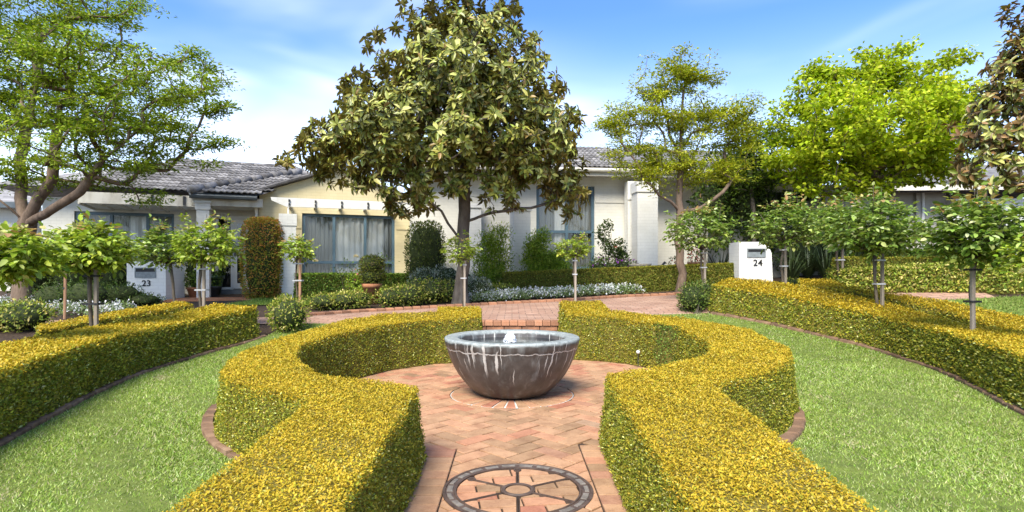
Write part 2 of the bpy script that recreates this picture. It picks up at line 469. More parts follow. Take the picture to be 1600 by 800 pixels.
    ml = ns.new('ShaderNodeMixRGB'); ml.inputs['Color2'].default_value = (0.60, 0.58, 0.53, 1)
    sc = node(ns, 'ShaderNodeMath', operation='MULTIPLY'); sc.inputs[1].default_value = 0.85
    ls.new(mxx.outputs[0], sc.inputs[0]); ls.new(sc.outputs[0], ml.inputs['Fac']); ls.new(mg.outputs['Color'], ml.inputs['Color1'])
    # verdigris rim
    rz = node(ns, 'ShaderNodeMapRange', interpolation_type='SMOOTHSTEP')
    rz.inputs['From Min'].default_value = 0.488; rz.inputs['From Max'].default_value = 0.512
    wz = node(ns, 'ShaderNodeMath', operation='MULTIPLY_ADD'); wz.inputs[1].default_value = 0.05; 
    ls.new(n3.outputs['Fac'], wz.inputs[0]); ls.new(s.outputs['Z'], wz.inputs[2])
    wz2 = node(ns, 'ShaderNodeMath', operation='SUBTRACT'); wz2.inputs[1].default_value = 0.025
    ls.new(wz.outputs[0], wz2.inputs[0]); ls.new(wz2.outputs[0], rz.inputs['Value'])
    vr = ramp(ns, [(0.3, (0.16, 0.175, 0.165)), (0.55, (0.32, 0.345, 0.325)), (0.8, (0.50, 0.51, 0.49))])
    n5 = node(ns, 'ShaderNodeTexNoise', Scale=22.0, Detail=7.0, Roughness=0.7)
    ls.new(t.outputs['Object'], n5.inputs['Vector']); ls.new(n5.outputs['Fac'], vr.inputs['Fac'])
    mr = ns.new('ShaderNodeMixRGB')
    ls.new(rz.outputs[0], mr.inputs['Fac']); ls.new(ml.outputs['Color'], mr.inputs['Color1']); ls.new(vr.outputs['Color'], mr.inputs['Color2'])
    ls.new(mr.outputs['Color'], b.inputs['Base Color'])
    b.inputs['Roughness'].default_value = 0.42
    b.inputs['Specular IOR Level'].default_value = 0.5
    bp = node(ns, 'ShaderNodeBump', Strength=0.35, Distance=0.008)
    ls.new(mxx.outputs[0], bp.inputs['Height'])
    bp2 = node(ns, 'ShaderNodeBump', Strength=0.25, Distance=0.01)
    ls.new(n1.outputs['Fac'], bp2.inputs['Height']); ls.new(bp.outputs['Normal'], bp2.inputs['Normal'])
    ls.new(bp2.outputs['Normal'], b.inputs['Normal'])
bowl_mat()

# ------------------------------------------------------------------ object helpers
def tag(o, label=None, cat=None, group=None, kind=None):
    if label: o['label'] = label
    if cat: o['category'] = cat
    if group: o['group'] = group
    if kind: o['kind'] = kind
    return o

def link(o, parent=None):
    col.objects.link(o)
    if parent is not None:
        o.parent = parent
    return o

def empty(name, loc=(0, 0, 0), rz=0.0, label=None, cat=None, group=None):
    o = bpy.data.objects.new(name, None)
    o.empty_display_size = 0.1
    o.location = loc
    o.rotation_euler = (0, 0, rz)
    link(o)
    return tag(o, label, cat, group)

class MB:
    """collects simple solids into one mesh"""
    def __init__(s):
        s.v, s.f = [], []
    def add(s, vs_, fs_):
        k = len(s.v)
        s.v += [tuple(p) for p in vs_]
        s.f += [tuple(i + k for i in q) for q in fs_]
        return s
    def box(s, x0, x1, y0, y1, z0, z1):
        v = [(x, y, z) for z in (z0, z1) for x, y in ((x0, y0), (x1, y0), (x1, y1), (x0, y1))]
        return s.add(v, [(3, 2, 1, 0), (4, 5, 6, 7), (0, 1, 5, 4), (1, 2, 6, 5), (2, 3, 7, 6), (3, 0, 4, 7)])
    def prism(s, poly, z0, z1, bev=0.0):
        """upright prism over a convex plan outline; z0, z1 may be functions of (x, y)"""
        n = len(poly)
        f0 = z0 if callable(z0) else (lambda x, y: z0)
        f1 = z1 if callable(z1) else (lambda x, y: z1)
        c = (sum(p[0] for p in poly) / n, sum(p[1] for p in poly) / n)
        v = [(x, y, f0(x, y)) for x, y in poly]
        if bev:
            v += [(x, y, f1(x, y) - bev) for x, y in poly]
            ins = []
            for x, y in poly:
                dx, dy = c[0] - x, c[1] - y
                L = math.hypot(dx, dy) or 1
                ins.append((x + dx / L * bev * 1.3, y + dy / L * bev * 1.3))
            v += [(x, y, f1(x, y)) for x, y in ins]
            f = [tuple(range(n - 1, -1, -1)), tuple(range(2 * n, 3 * n))]
            for k in (0, n):
                f += [(k + i, k + (i + 1) % n, k + n + (i + 1) % n, k + n + i) for i in range(n)]
        else:
            v += [(x, y, f1(x, y)) for x, y in poly]
            f = [tuple(range(n - 1, -1, -1)), tuple(range(n, 2 * n))]
            f += [(i, (i + 1) % n, n + (i + 1) % n, n + i) for i in range(n)]
        return s.add(v, f)
    def tube(s, pts, rads, sides=6, cap=True):
        pts = [Vector(p) for p in pts]
        if not hasattr(rads, '__len__'):
            rads = [rads] * len(pts)
        v, f = [], []
        ref = None
        for i, p in enumerate(pts):
            d = (pts[min(i + 1, len(pts) - 1)] - pts[max(i - 1, 0)])
            d = d.normalized() if d.length > 1e-9 else Vector((0, 0, 1))
            if ref is None:
                ref = d.orthogonal().normalized()
            a = (ref - d * ref.dot(d))
            a = a.normalized() if a.length > 1e-6 else d.orthogonal().normalized()
            ref = a
            b_ = d.cross(a)
            for k in range(sides):
                t = 2 * PI * k / sides
                v.append(p + (a * math.cos(t) + b_ * math.sin(t)) * rads[i])
        for i in range(len(pts) - 1):
            for k in range(sides):
                k2 = (k + 1) % sides
                f.append((i * sides + k, i * sides + k2, (i + 1) * sides + k2, (i + 1) * sides + k))
        if cap:
            f.append(tuple(range(sides - 1, -1, -1)))
            e = (len(pts) - 1) * sides
            f.append(tuple(range(e, e + sides)))
        return s.add(v, f)
    def lathe(s, prof, seg=48, c=(0, 0, 0), closed=False):
        v, f = [], []
        for r_, z in prof:
            for k in range(seg):
                a = 2 * PI * k / seg
                v.append((c[0] + r_ * math.cos(a), c[1] + r_ * math.sin(a), c[2] + z))
        n = len(prof)
        for i in range(n if closed else n - 1):
            j = (i + 1) % n
            for k in range(seg):
                k2 = (k + 1) % seg
                f.append((i * seg + k, i * seg + k2, j * seg + k2, j * seg + k))
        return s.add(v, f)
    def build(s, name, mat, parent=None, smooth=False):
        me = bpy.data.meshes.new(name)
        me.from_pydata([tuple(p) for p in s.v], [], s.f)
        me.materials.append(MATS[mat])
        if smooth:
            me.polygons.foreach_set('use_smooth', [True] * len(me.polygons))
        me.update()
        return link(bpy.data.objects.new(name, me), parent)

def box(name, mat, parent, *a):
    return MB().box(*a).build(name, mat, parent)

# ---- leaves: one mesh from arrays
LEAF2 = (np.array([(0, 0, 0), (0.5, 0.42, 0.10), (1, 0, -0.04), (0.5, -0.42, 0.10)]), np.array([(0, 1, 2), (0, 2, 3)]))
LEAF6 = (np.array([(0, 0, 0), (0.5, 0, -0.03), (1, 0, -0.14), (0.28, 0.40, 0.09), (0.70, 0.36, 0.03), (0.28, -0.40, 0.09), (0.70, -0.36, 0.03)]),
         np.array([(0, 1, 3), (3, 1, 4), (4, 1, 2), (0, 5, 1), (5, 6, 1), (6, 2, 1)]))
BLADE = (np.array([(0, 0.5, 0), (0, -0.5, 0), (1, 0, 0)]), np.array([(0, 1, 2)]))

def unit(a):
    return a / np.maximum(np.linalg.norm(a, axis=-1, keepdims=True), 1e-9)

def rand_dirs(n):
    return unit(rng.normal(size=(n, 3)))

def leaves(name, mat, parent, pos, axis, nrm, length, width, tint, tmpl=LEAF2):
    tv, tf = tmpl
    N = len(pos)
    X = unit(axis)
    Z = unit(nrm - X * np.sum(nrm * X, axis=1, keepdims=True) + 1e-6)
    Y = np.cross(Z, X)
    L = np.broadcast_to(np.asarray(length, float), (N,))[:, None, None]
    W = np.broadcast_to(np.asarray(width, float), (N,))[:, None, None]
    P = pos[:, None, :] + X[:, None, :] * tv[None, :, 0:1] * L + Y[:, None, :] * tv[None, :, 1:2] * W + Z[:, None, :] * tv[None, :, 2:3] * L
    nv = len(tv)
    faces = (tf[None, :, :] + (np.arange(N) * nv)[:, None, None]).reshape(-1, 3)
    me = bpy.data.meshes.new(name)
    V = P.reshape(-1, 3).astype(np.float32)
    me.vertices.add(len(V)); me.vertices.foreach_set('co', V.ravel())
    nf = len(faces)
    me.loops.add(nf * 3); me.loops.foreach_set('vertex_index', faces.ravel().astype(np.int32))
    me.polygons.add(nf)
    me.polygons.foreach_set('loop_start', np.arange(0, nf * 3, 3, dtype=np.int32))
    at_ = me.attributes.new('tint', 'FLOAT_COLOR', 'POINT')
    tc_ = np.ones((N, nv, 4), np.float32)
    tc_[:, :, :3] = np.asarray(tint)[:, None, :]
    at_.data.foreach_set('color', tc_.ravel())
    me.materials.append(MATS[mat])
    me.update(calc_edges=True)
    o = bpy.data.objects.new(name, me)
    link(o, parent)
    return tag(o, kind='stuff')

def palette(n, cols, weights, jit=0.16):
    c = np.array(cols)[rng.choice(len(cols), n, p=np.array(weights) / sum(weights))]
    return np.clip(c * (1 + rng.normal(0, jit, (n, 1))) * (1 + rng.normal(0, jit * 0.3, (n, 3))), 0.002, 0.9)

def lump(x, y, z, s=1.0, seed=0.0):
    """cheap smooth noise in -1..1"""
    return (np.sin(x * 3.1 * s + 1.7 + seed) * np.sin(y * 2.7 * s + 0.3 + seed * 2) + np.sin(x * 7.3 * s + z * 5.1 * s + seed) * np.sin(y * 6.1 * s + 2.1 - z * 4 * s)
            + 0.6 * np.sin(x * 15 * s + y * 11 * s + z * 13 * s + seed * 3)) / 2.6

# ------------------------------------------------------------------ setting: ground
def in_plaza(x, y):
    return ((x ** 2 + (y - 5.28) ** 2 < np.where(x > 0, 2.15 + 0.60 * sstep((y - 5.9) / 0.9), 2.15) ** 2) | ((np.abs(x - 0.04) < 0.68) & (y < 4)) | ((x > -0.75) & (x < 1.0) & (y > 6.5) & (y < 9.45)))

def sheet(name, mat, xs, ys, zfun, kind='structure', keep=None):
    X, Y = np.meshgrid(xs, ys)
    Z = zfun(X, Y)
    V = np.stack([X, Y, Z], -1).reshape(-1, 3)
    nx, ny = len(xs), len(ys)
    fs_ = []
    for j in range(ny - 1):
        for i in range(nx - 1):
            if keep is not None and not keep((xs[i] + xs[i + 1]) / 2, (ys[j] + ys[j + 1]) / 2):
                continue
            a = j * nx + i
            fs_.append((a, a + 1, a + nx + 1, a + nx))
    m = MB(); m.v = [tuple(p) for p in V]; m.f = fs_
    o = m.build(name, mat, None, True)
    return tag(o, kind=kind)

gx = np.concatenate([[-900, -300, -100, -50], np.arange(-30, -6, 1.0), np.arange(-6, 6.01, 0.2), np.arange(7, 31, 1.0), [50, 100, 300, 900]])
gy = np.concatenate([[-300, -60, -15, -4], np.arange(-1, 16, 0.2), np.arange(16, 40, 1.0), [60, 120, 300, 1200]])
sheet('ground', 'mulch', gx, gy, lambda x, y: np.where(in_plaza(x, y), -0.10, T(x, y) - 0.012))

# ---- curves of the two long hedges (lawn side), seen in the photograph and laid on the ground
EDGE_L = [at(*p) for p in ((-330, 880), (-140, 775), (0, 704), (148, 622), (234, 584), (315, 558), (378, 541), (418, 527))]
EDGE_R = [at(*p) for p in ((1960, 850), (1760, 730), (1600, 655), (1502, 601), (1437, 573), (1372, 551), (1307, 534), (1210, 511), (1109, 492))]

def resample(pts, step):
    P = np.array([(p[0], p[1]) for p in pts])
    # Catmull-Rom through the points
    out = []
    Q = np.vstack([2 * P[0] - P[1], P, 2 * P[-1] - P[-2]])
    for i in range(1, len(Q) - 2):
        for t in np.linspace(0, 1, 24, endpoint=False):
            a, b_, c, d = Q[i - 1], Q[i], Q[i + 1], Q[i + 2]
            out.append(0.5 * ((2 * b_) + (c - a) * t + (2 * a - 5 * b_ + 4 * c - d) * t * t + (3 * b_ - a - 3 * c + d) * t ** 3))
    out.append(P[-1])
    out = np.array(out)
    d = np.concatenate([[0], np.cumsum(np.linalg.norm(np.diff(out, axis=0), axis=1))])
    n = max(2, int(round(d[-1] / step)) + 1)
    s = np.linspace(0, d[-1], n)
    return np.stack([np.interp(s, d, out[:, 0]), np.interp(s, d, out[:, 1])], 1)

def offset(P, dist):
    """shift a plan polyline to its left"""
    t = np.gradient(P, axis=0)
    t = t / np.maximum(np.linalg.norm(t, axis=1, keepdims=True), 1e-9)
    return P + np.stack([-t[:, 1], t[:, 0]], 1) * dist

CURVE_L = resample(EDGE_L, 0.12)      # runs away from the camera; lawn on its right
CURVE_R = resample(EDGE_R, 0.12)      # runs away from the camera; lawn on its left

def ring_inner(y, side=-1):
    y = np.asarray(y, float)
    r_ = 2.05 + (0.67 * sstep((y - 5.9) / 0.9) if side > 0 else 0 * y)
    return np.maximum(np.where(np.abs(y - 5.28) < r_, np.sqrt(np.maximum(r_ ** 2 - (y - 5.28) ** 2, 0)), 0), 0.85)

def lawn(name, curve, side, label):
    order = np.argsort(curve[:, 1])
    cy, cx_ = curve[order, 1], curve[order, 0]
    ys = np.arange(0.6, 9.45, 0.1)
    m = MB()
    nu = 24
    for y in ys:
        xo = float(np.interp(y, cy, cx_)) + side * 0.02
        xi = side * float(ring_inner(y, side))
        if y > 7.2: xi = side * (0.95 if side < 0 else max(0.95, float(ring_inner(y, side))))
        for k in range(nu + 1):
            x = xo + (xi - xo) * k / nu
            m.v.append((x, y, float(T(x, y)) + 0.012 + 0.010 * float(lump(x, y, 0, 0.6))))
    for j in range(len(ys) - 1):
        for k in range(nu):
            a = j * (nu + 1) + k
            q = (a, a + 1, a + nu + 2, a + nu + 1)
            m.f.append(q if side < 0 else q[::-1])
    o = m.build(name, 'lawn_soil', None, True)
    tag(o, kind='structure')
    # blades
    n_try = 720000
    x = rng.uniform(0.7, 5.4, n_try) * side
    y = 1.6 + (9.4 - 1.6) * rng.uniform(0, 1, n_try) ** 1.35
    xo = np.interp(y, cy, cx_) + side * 0.0
    xi = side * ring_inner(y, side)
    ok = (np.abs(x) < np.abs(xo)) & (np.abs(x) > np.abs(xi) + 0.10) & (np.abs(x) / y < 1.2)
    ok &= rng.uniform(0, 1, n_try) < np.clip(4.6 / (y + 0.5), 0.3, 1.0)
    x, y = x[ok], y[ok]
    n = len(x)
    z = T(x, y) + 0.008
    patch = lump(x, y, 0, 0.55, 1.3) + 0.7 * lump(x, y, 0, 1.7, 4.0)
    straw = np.clip((lump(x, y, 0, 1.1, 9.0) - 0.55) * 1.6, 0, 0.75) + 0.09
    pal = palette(n, [(0.155, 0.245, 0.032), (0.245, 0.345, 0.055), (0.36, 0.445, 0.12), (0.50, 0.55, 0.25)], [3, 5, 3.2, 1.4], 0.18)
    dry = palette(n, [(0.42, 0.36, 0.20), (0.50, 0.45, 0.28)], [1, 1], 0.15)
    isdry = rng.uniform(0, 1, n) < straw * 0.85
    tint = np.where(isdry[:, None], dry, pal * (1 + 0.16 * patch[:, None]))
    az = rng.uniform(0, 2 * PI, n)
    el = np.abs(rng.normal(0.42, 0.35, n))
    ax = np.stack([np.cos(az) * np.cos(el), np.sin(az) * np.cos(el), np.sin(el)], 1)
    sc = 0.8 + 0.07 * y
    ln = rng.uniform(0.016, 0.036, n) * sc
    g = leaves(label[0], 'grass_blade', None, np.stack([x, y, z], 1), ax, np.array([0, 0, 1.0]) + rng.normal(0, 0.35, (n, 3)), ln, rng.uniform(0.0045, 0.0075, n) * sc, tint, BLADE)
    tag(g, label[1], 'grass', kind='stuff')
    return o

lawn('lawn', CURVE_L, -1, ('lawn_grass', 'short green grass of the lawn left of the paved circle'))
lawn('lawn', CURVE_R, 1, ('lawn_grass', 'short green grass of the lawn right of the paved circle'))

# ---- brick edging of lawns
def edging(curve, off, name='lawn_edging', w=0.08, step=0.235, base=T):
    e = tag(empty(name), kind='structure')
    c = resample([(p[0], p[1]) for p in offset(curve, off)], step)
    for i in range(len(c) - 1):
        a, b_ = c[i], c[i + 1]
        if a[1] < 1.8 or max(abs(a[0]), abs(b_[0])) / a[1] > 1.25:
            continue
        d = (b_ - a); L = np.linalg.norm(d); d /= L
        n = np.array([-d[1], d[0]])
        a2, b2 = a + d * 0.005, b_ - d * 0.005
        poly = [tuple(a2 - n * w / 2), tuple(b2 - n * w / 2), tuple(b2 + n * w / 2), tuple(a2 + n * w / 2)]
        cx_, cy_ = (a + b_) / 2
        dz = rng.normal(0, 0.004)
        zc = float(base(cx_, cy_))
        m = MB().prism([(p[0] - cx_, p[1] - cy_) for p in poly], -0.08, lambda x, y: 0.045 + dz + float(base(cx_ + x, cy_ + y)) - zc, 0.012)
        o = m.build('brick', 'edging_brick', e)
        o.location = (cx_, cy_, float(base(cx_, cy_)))
        o.rotation_euler = (rng.normal(0, 0.03), rng.normal(0, 0.02), 0)
    return e

edging(CURVE_L, 0.05)
edging(CURVE_R, -0.05)

# ------------------------------------------------------------------ plaza: herringbone brick paving
PC = (0.0, 5.28)
MHC, MHR = (0.03, 2.956), 0.385

def clip(poly, nx, ny, d):
    """keep the part with nx*x + ny*y >= d"""
    out = []
    for i in range(len(poly)):
        p, q = poly[i], poly[(i + 1) % len(poly)]
        a, b_ = nx * p[0] + ny * p[1] - d, nx * q[0] + ny * q[1] - d
        if a >= 0: out.append(p)
        if (a >= 0) != (b_ >= 0):
            t = a / (a - b_)
            out.append((p[0] + (q[0] - p[0]) * t, p[1] + (q[1] - p[1]) * t))
    return out

def area(poly):
    return 0.5 * abs(sum(poly[i][0] * poly[(i + 1) % len(poly)][1] - poly[(i + 1) % len(poly)][0] * poly[i][1] for i in range(len(poly))))

plaza = tag(empty('plaza_paving'), kind='structure')
m = MB()
m.lathe([(0.0, -0.012), (2.1, -0.012)], 64, (PC[0], PC[1], 0))
m.add([(PC[0] + r_ * math.cos(a), PC[1] + r_ * math.sin(a), -0.0124) for a in np.linspace(R(28), PI / 2, 20) for r_ in (2.0, 2.15 + 0.5 * float(sstep((math.sin(a) * 2.4 - 0.62) / 0.9)))], [(2 * i, 2 * i + 1, 2 * i + 3, 2 * i + 2) for i in range(19)])
m.build('sand_bed', 'sand_joint', plaza)
box('sand_bed', 'sand_joint', plaza, -0.62, 0.70, 0.9, 3.30, -0.06, -0.0125)
box('sand_bed', 'sand_joint', plaza, -0.6, 0.85, 7.0, 7.7, -0.06, -0.0122)

polys = []
W_ = 0.118
ca, sa = math.cos(PI / 4), math.sin(PI / 4)
g_ = 0.0050
XL, XR = -0.350, 0.432
for i in range(-45, 46):
    for j in range(-45, 46):
        v = (i - j) % 4
        if v == 0: r_ = (i, i + 2, j, j + 1)
        elif v == 3: r_ = (i, i + 1, j, j + 2)
        else: continue
        q = [(r_[0] * W_ + g_, r_[2] * W_ + g_), (r_[1] * W_ - g_, r_[2] * W_ + g_), (r_[1] * W_ - g_, r_[3] * W_ - g_), (r_[0] * W_ + g_, r_[3] * W_ - g_)]
        q = [(x * ca - y * sa + 0.04, x * sa + y * ca + 4.2) for x, y in q]
        cxx, cyy = sum(p[0] for p in q) / 4, sum(p[1] for p in q) / 4
        d = math.hypot(cxx - PC[0], cyy - PC[1])
        if cyy < 3.72 and abs(cxx - 0.04) < 0.62:
            if cyy < 1.0: continue
            q = clip(q, 1, 0, XL + g_)
            q = clip(q, -1, 0, -(XR - g_)) if q else q
        elif d < 1.98 + 0.62 * float(sstep((cyy - 5.9) / 0.9)) and cxx > 0.1 and cyy > 5.3:
            pass
        elif d < 1.95:
            q = clip(q, -(cxx - PC[0]) / d, -(cyy - PC[1]) / d, -(1.725 + ((cxx - PC[0]) * PC[0] + (cyy - PC[1]) * PC[1]) / d)) if d > 1.5 else q
        elif -0.5 < cxx < 0.8 and 7.0 < cyy < 7.38:
            pass
        else:
            continue
        if q and d < 0.8:
            nx, ny = (cxx - PC[0]) / max(d, 1e-6), (cyy - PC[1]) / max(d, 1e-6)
            q = clip(q, nx, ny, 0.566 + nx * PC[0] + ny * PC[1])
        dm = math.hypot(cxx - MHC[0], cyy - MHC[1])
        if q and dm < 0.7:
            nx, ny = (cxx - MHC[0]) / max(dm, 1e-6), (cyy - MHC[1]) / max(dm, 1e-6)
            q = clip(q, nx, ny, MHR - 0.012 + nx * MHC[0] + ny * MHC[1])
        if q and len(q) > 2 and area(q) > 0.0006:
            polys.append(q)
# soldier courses along the path
for s0, s1 in ((XL - 0.235, XL - 0.004), (XR + 0.004, XR + 0.235)):
    y = 1.0
    while y < 3.70:
        polys.append([(s0, y + g_), (s1, y + g_), (s1, y + W_ - g_), (s0, y + W_ - g_)])
        y += W_
# ring course under the hedge
nb = 96
for k in range(nb):
    a0, a1 = 2 * PI * k / nb + 0.0016, 2 * PI * (k + 1) / nb - 0.0016
    am = (a0 + a1) / 2
    px_, py_ = PC[0] + 1.84 * math.cos(am), PC[1] + 1.84 * math.sin(am)
    if (abs(px_ - 0.04) < 0.64 and py_ < 5) or (px_ > 0.1 and py_ > 5.25): continue
    polys.append([(PC[0] + r_ * math.cos(a), PC[1] + r_ * math.sin(a)) for r_, a in ((1.73, a0), (1.955, a0), (1.955, a1), (1.73, a1))])
def vis_rank(q):
    cx_, cy_ = sum(p[0] for p in q) / len(q), sum(p[1] for p in q) / len(q)
    seen = cy_ > 2.55 and (abs(cx_ - 0.04) < 0.56 if cy_ < 3.7 else math.hypot(cx_ - PC[0], cy_ - PC[1]) < 1.9)
    if abs(cx_) < 0.5 and 5.6 < cy_ < 7.0: seen = False            # behind the bowl
    return (not seen, cy_)
polys.sort(key=vis_rank)
rest = MB()
for i, q in enumerate(polys):
    cx_, cy_ = sum(p[0] for p in q) / len(q), sum(p[1] for p in q) / len(q)
    tilt = rng.normal(0, 0.006, 2)
    dz = rng.normal(0, 0.0012)
    if i < 300:
        o = MB().prism([(x - cx_, y - cy_) for x, y in q], -0.05, lambda x, y: dz + tilt[0] * x + tilt[1] * y, 0.0035).build('brick', 'paver', plaza)
        o.location = (cx_, cy_, 0)
    else:
        rest.prism(q, -0.05, lambda x, y: dz, 0.0035)
tag(rest.build('brick_field', 'paver_joined', plaza), kind='stuff')
# radial ring round the foot of the bowl, pale mortar between the bricks
ring = MB().lathe([(0.25, -0.004), (0.562, -0.004)], 48, (PC[0], PC[1], 0)).build('mortar_ring', 'mortar_white', plaza)
nb = 34
for k in range(nb):
    gap = rng.uniform(0.018, 0.045)
    a0, a1 = 2 * PI * k / nb, 2 * PI * (k + 1) / nb - gap
    poly = [(0.27 * math.cos(a0), 0.27 * math.sin(a0)), (0.555 * math.cos(a0), 0.555 * math.sin(a0)), (0.555 * math.cos(a1), 0.555 * math.sin(a1)), (0.27 * math.cos(a1), 0.27 * math.sin(a1))]
    o = MB().prism(poly, -0.05, 0.003 + rng.normal(0, 0.001), 0.004).build('brick', 'paver', plaza)
    o.location = (PC[0], PC[1], 0)

# ---- brick steps up to the road
steps = tag(empty('garden_steps'), kind='structure')
SX0, SX1 = -0.62, 0.90
for y0, y1, z0, z1 in ((7.42, 7.80, -0.05, 0.14), (7.80, 8.18, -0.05, 0.28), (8.18, 9.45, -0.05, 0.416)):
    box('step_core', 'sand_joint', steps, SX0, SX1, y0 + 0.02, y1 + 0.02, z0, z1 - 0.07)
    n = 13
    for k in range(n):
        a = SX0 + (SX1 - SX0) * k / n
        w = (SX1 - SX0) / n - 0.008
        o = MB().prism([(0, 0), (w, 0), (w, 0.23), (0, 0.23)], -0.066, lambda x, y: 0.0, 0.006).build('nosing_brick', 'nosing_brick', steps)
        o.location = (a + 0.004, y0 - 0.012, z1 + rng.normal(0, 0.0015))
    n = 6
    for k in range(n):
        a = SX0 + (SX1 - SX0) * k / n
        o = MB().box(0, (SX1 - SX0) / n - 0.012, 0, 0.03, 0, 0.064).build('riser_brick', 'nosing_brick', steps)
        o.location = (a + 0.006, y0 + 0.006, z1 - 0.14)

# ---- brick road in front of the houses
BACK = [at(*p) for p in ((200, 505), (480, 494), (585, 487), (690, 481), (760, 477), (880, 471), (990, 464), (1075, 460), (1160, 452))]
bx_, by_ = [p.x for p in BACK], [p.y for p in BACK]
bx_ = [-14] + bx_ + [14]; by_ = [by_[0]] + by_ + [by_[-1]]
m = MB()
xs_ = np.arange(-9, 8.01, 0.25)
for x in xs_:
    y0, y1 = 9.44, float(np.interp(x, bx_, by_))
    for k in range(13):
        y = y0 + (max(y1, y0 + 0.3) - y0) * k / 12
        m.v.append((x, y, float(T(x, y)) + 0.004))
for i in range(len(xs_) - 1):
    for k in range(12):
        a = i * 13 + k
        m.f.append((a, a + 13, a + 14, a + 1))
tag(m.build('road', 'road_pavers', None, True), kind='structure')
tp = MB().box(SX0, SX1, 8.41, 9.44, 0.3, 0.4185).build('landing', 'road_pavers', steps)
# header course along the far side of the road
kerb = tag(empty('road_kerb'), kind='structure')
cc = resample([(p.x, p.y) for p in BACK[1:]], 0.17)
for i in range(len(cc) - 1):
    a, b_ = cc[i], cc[i + 1]
    d = (b_ - a); L = np.linalg.norm(d); d /= L
    n = np.array([-d[1], d[0]])
    q = [tuple(a + d * 0.006), tuple(b_ - d * 0.006), tuple(b_ - d * 0.006 + n * 0.23), tuple(a + d * 0.006 + n * 0.23)]
    c0 = (a + b_) / 2
    o = MB().prism([(p[0] - c0[0], p[1] - c0[1]) for p in q], -0.05, lambda x, y: 0.05, 0.01).build('brick', 'nosing_brick', kerb)
    o.location = (c0[0], c0[1], float(T(*c0)))

# ------------------------------------------------------------------ fountain bowl
bowl = empty('fountain_bowl', (PC[0], PC[1], 0.004), 0, 'large weathered dark bronze bowl fountain in the middle of the brick circle', 'fountain')
outer = [(0.0, 0.0), (0.27, 0.0), (0.325, 0.022), (0.385, 0.068), (0.44, 0.125), (0.49, 0.19), (0.532, 0.262), (0.565, 0.335), (0.588, 0.40), (0.601, 0.447), (0.606, 0.452), (0.613, 0.49), (0.616, 0.51), (0.611, 0.520),
         (0.60, 0.524), (0.50, 0.521), (0.492, 0.515), (0.486, 0.49), (0.475, 0.44), (0.455, 0.38), (0.41, 0.30), (0.30, 0.24), (0.0, 0.22)]
MB().lathe(outer, 96).build('basin', 'bowl_bronze', bowl, True)
MB().lathe([(0.0, 0.462), (0.15, 0.4622), (0.30, 0.4618), (0.4805, 0.462)], 64).build('water_surface', 'water', bowl, True)
MB().lathe([(0.022, 0.40), (0.022, 0.468), (0.012, 0.474), (0.0, 0.474)], 16).build('nozzle', 'dark_metal', bowl, True)
bm = bmesh.new()
bmesh.ops.create_icosphere(bm, subdivisions=4, radius=1.0)
for v in bm.verts:
    d = v.co.normalized()
    k = 1 + 0.22 * math.sin(d.x * 9 + d.z * 7) * math.sin(d.y * 8 + 1) + 0.12 * math.sin(d.z * 21 + d.x * 13 + d.y * 17)
    v.co = Vector((d.x * 0.038 * k * (1.35 - 0.4 * d.z), d.y * 0.038 * k * (1.35 - 0.4 * d.z), 0.495 + d.z * 0.055 * k))
me = bpy.data.meshes.new('water_jet'); bm.to_mesh(me); bm.free()
me.materials.append(MATS['water_foam'])
me.polygons.foreach_set('use_smooth', [True] * len(me.polygons))
link(bpy.data.objects.new('water_jet', me), bowl).location = (-0.018, 0, 0)

# ------------------------------------------------------------------ manhole cover
mh = empty('manhole_cover', (MHC[0], MHC[1], 0.0), R(8), 'round cast iron manhole cover with spokes and brick infill set in the path', 'manhole cover')
R0 = MHR
MB().lathe([(R0 - 0.070, -0.05), (R0 - 0.070, 0.006), (R0 - 0.060, 0.008), (R0 - 0.058, 0.003), (R0 - 0.016, 0.003), (R0 - 0.014, 0.008), (R0, 0.006), (R0, -0.05)], 96).build('frame_ring', 'cast_iron', mh)
npad = 22
for k in range(npad):
    a0, a1 = 2 * PI * (k + 0.12) / npad, 2 * PI * (k + 0.88) / npad
    r0, r1 = R0 - 0.052, R0 - 0.022
    if k % 2: r0 += 0.008
    n = 4
    poly = [(r1 * math.cos(a0 + (a1 - a0) * t / n), r1 * math.sin(a0 + (a1 - a0) * t / n)) for t in range(n + 1)]
    poly += [(r0 * math.cos(a1 - (a1 - a0) * t / n), r0 * math.sin(a1 - (a1 - a0) * t / n)) for t in range(n + 1)]
    MB().prism(poly, -0.01, 0.0075, 0.002).build('tread_pad', 'iron_pad', mh)
MB().lathe([(0.066, -0.05), (0.066, 0.004), (0.072, 0.006), (0.080, 0.006), (0.084, 0.002), (0.088, 0.002), (0.089, -0.05)], 48).build('hub_ring', 'cast_iron', mh)
RI = R0 - 0.072
for k in range(6):
    a = 2 * PI * k / 6 + R(90 - 8)
    c, s = math.cos(a), math.sin(a)
    mbx = MB()
    for o_ in (-0.0065, 0.0035):
        q = [(0.088, o_), (RI, o_), (RI, o_ + 0.003), (0.088, o_ + 0.003)]
        mbx.prism([(x * c - y * s, x * s + y * c) for x, y in q], -0.04, 0.003)
    mbx.build('spoke', 'cast_iron', mh)
    if k in (0, 1):
        MB().lathe([(0.012, -0.03), (0.012, 0.004), (0.022, 0.005), (0.024, -0.03)], 20, ((RI - 0.028) * c, (RI - 0.028) * s, 0)).build('key_hole', 'cast_iron', mh)
        MB().lathe([(0.0, -0.012), (0.013, -0.012)], 16, ((RI - 0.028) * c, (RI - 0.028) * s, 0)).build('key_pit', 'tie_strap', mh)
MB().lathe([(0.0, -0.02), (R0 - 0.05, -0.02)], 64).build('cover_plate', 'sand_joint', mh)
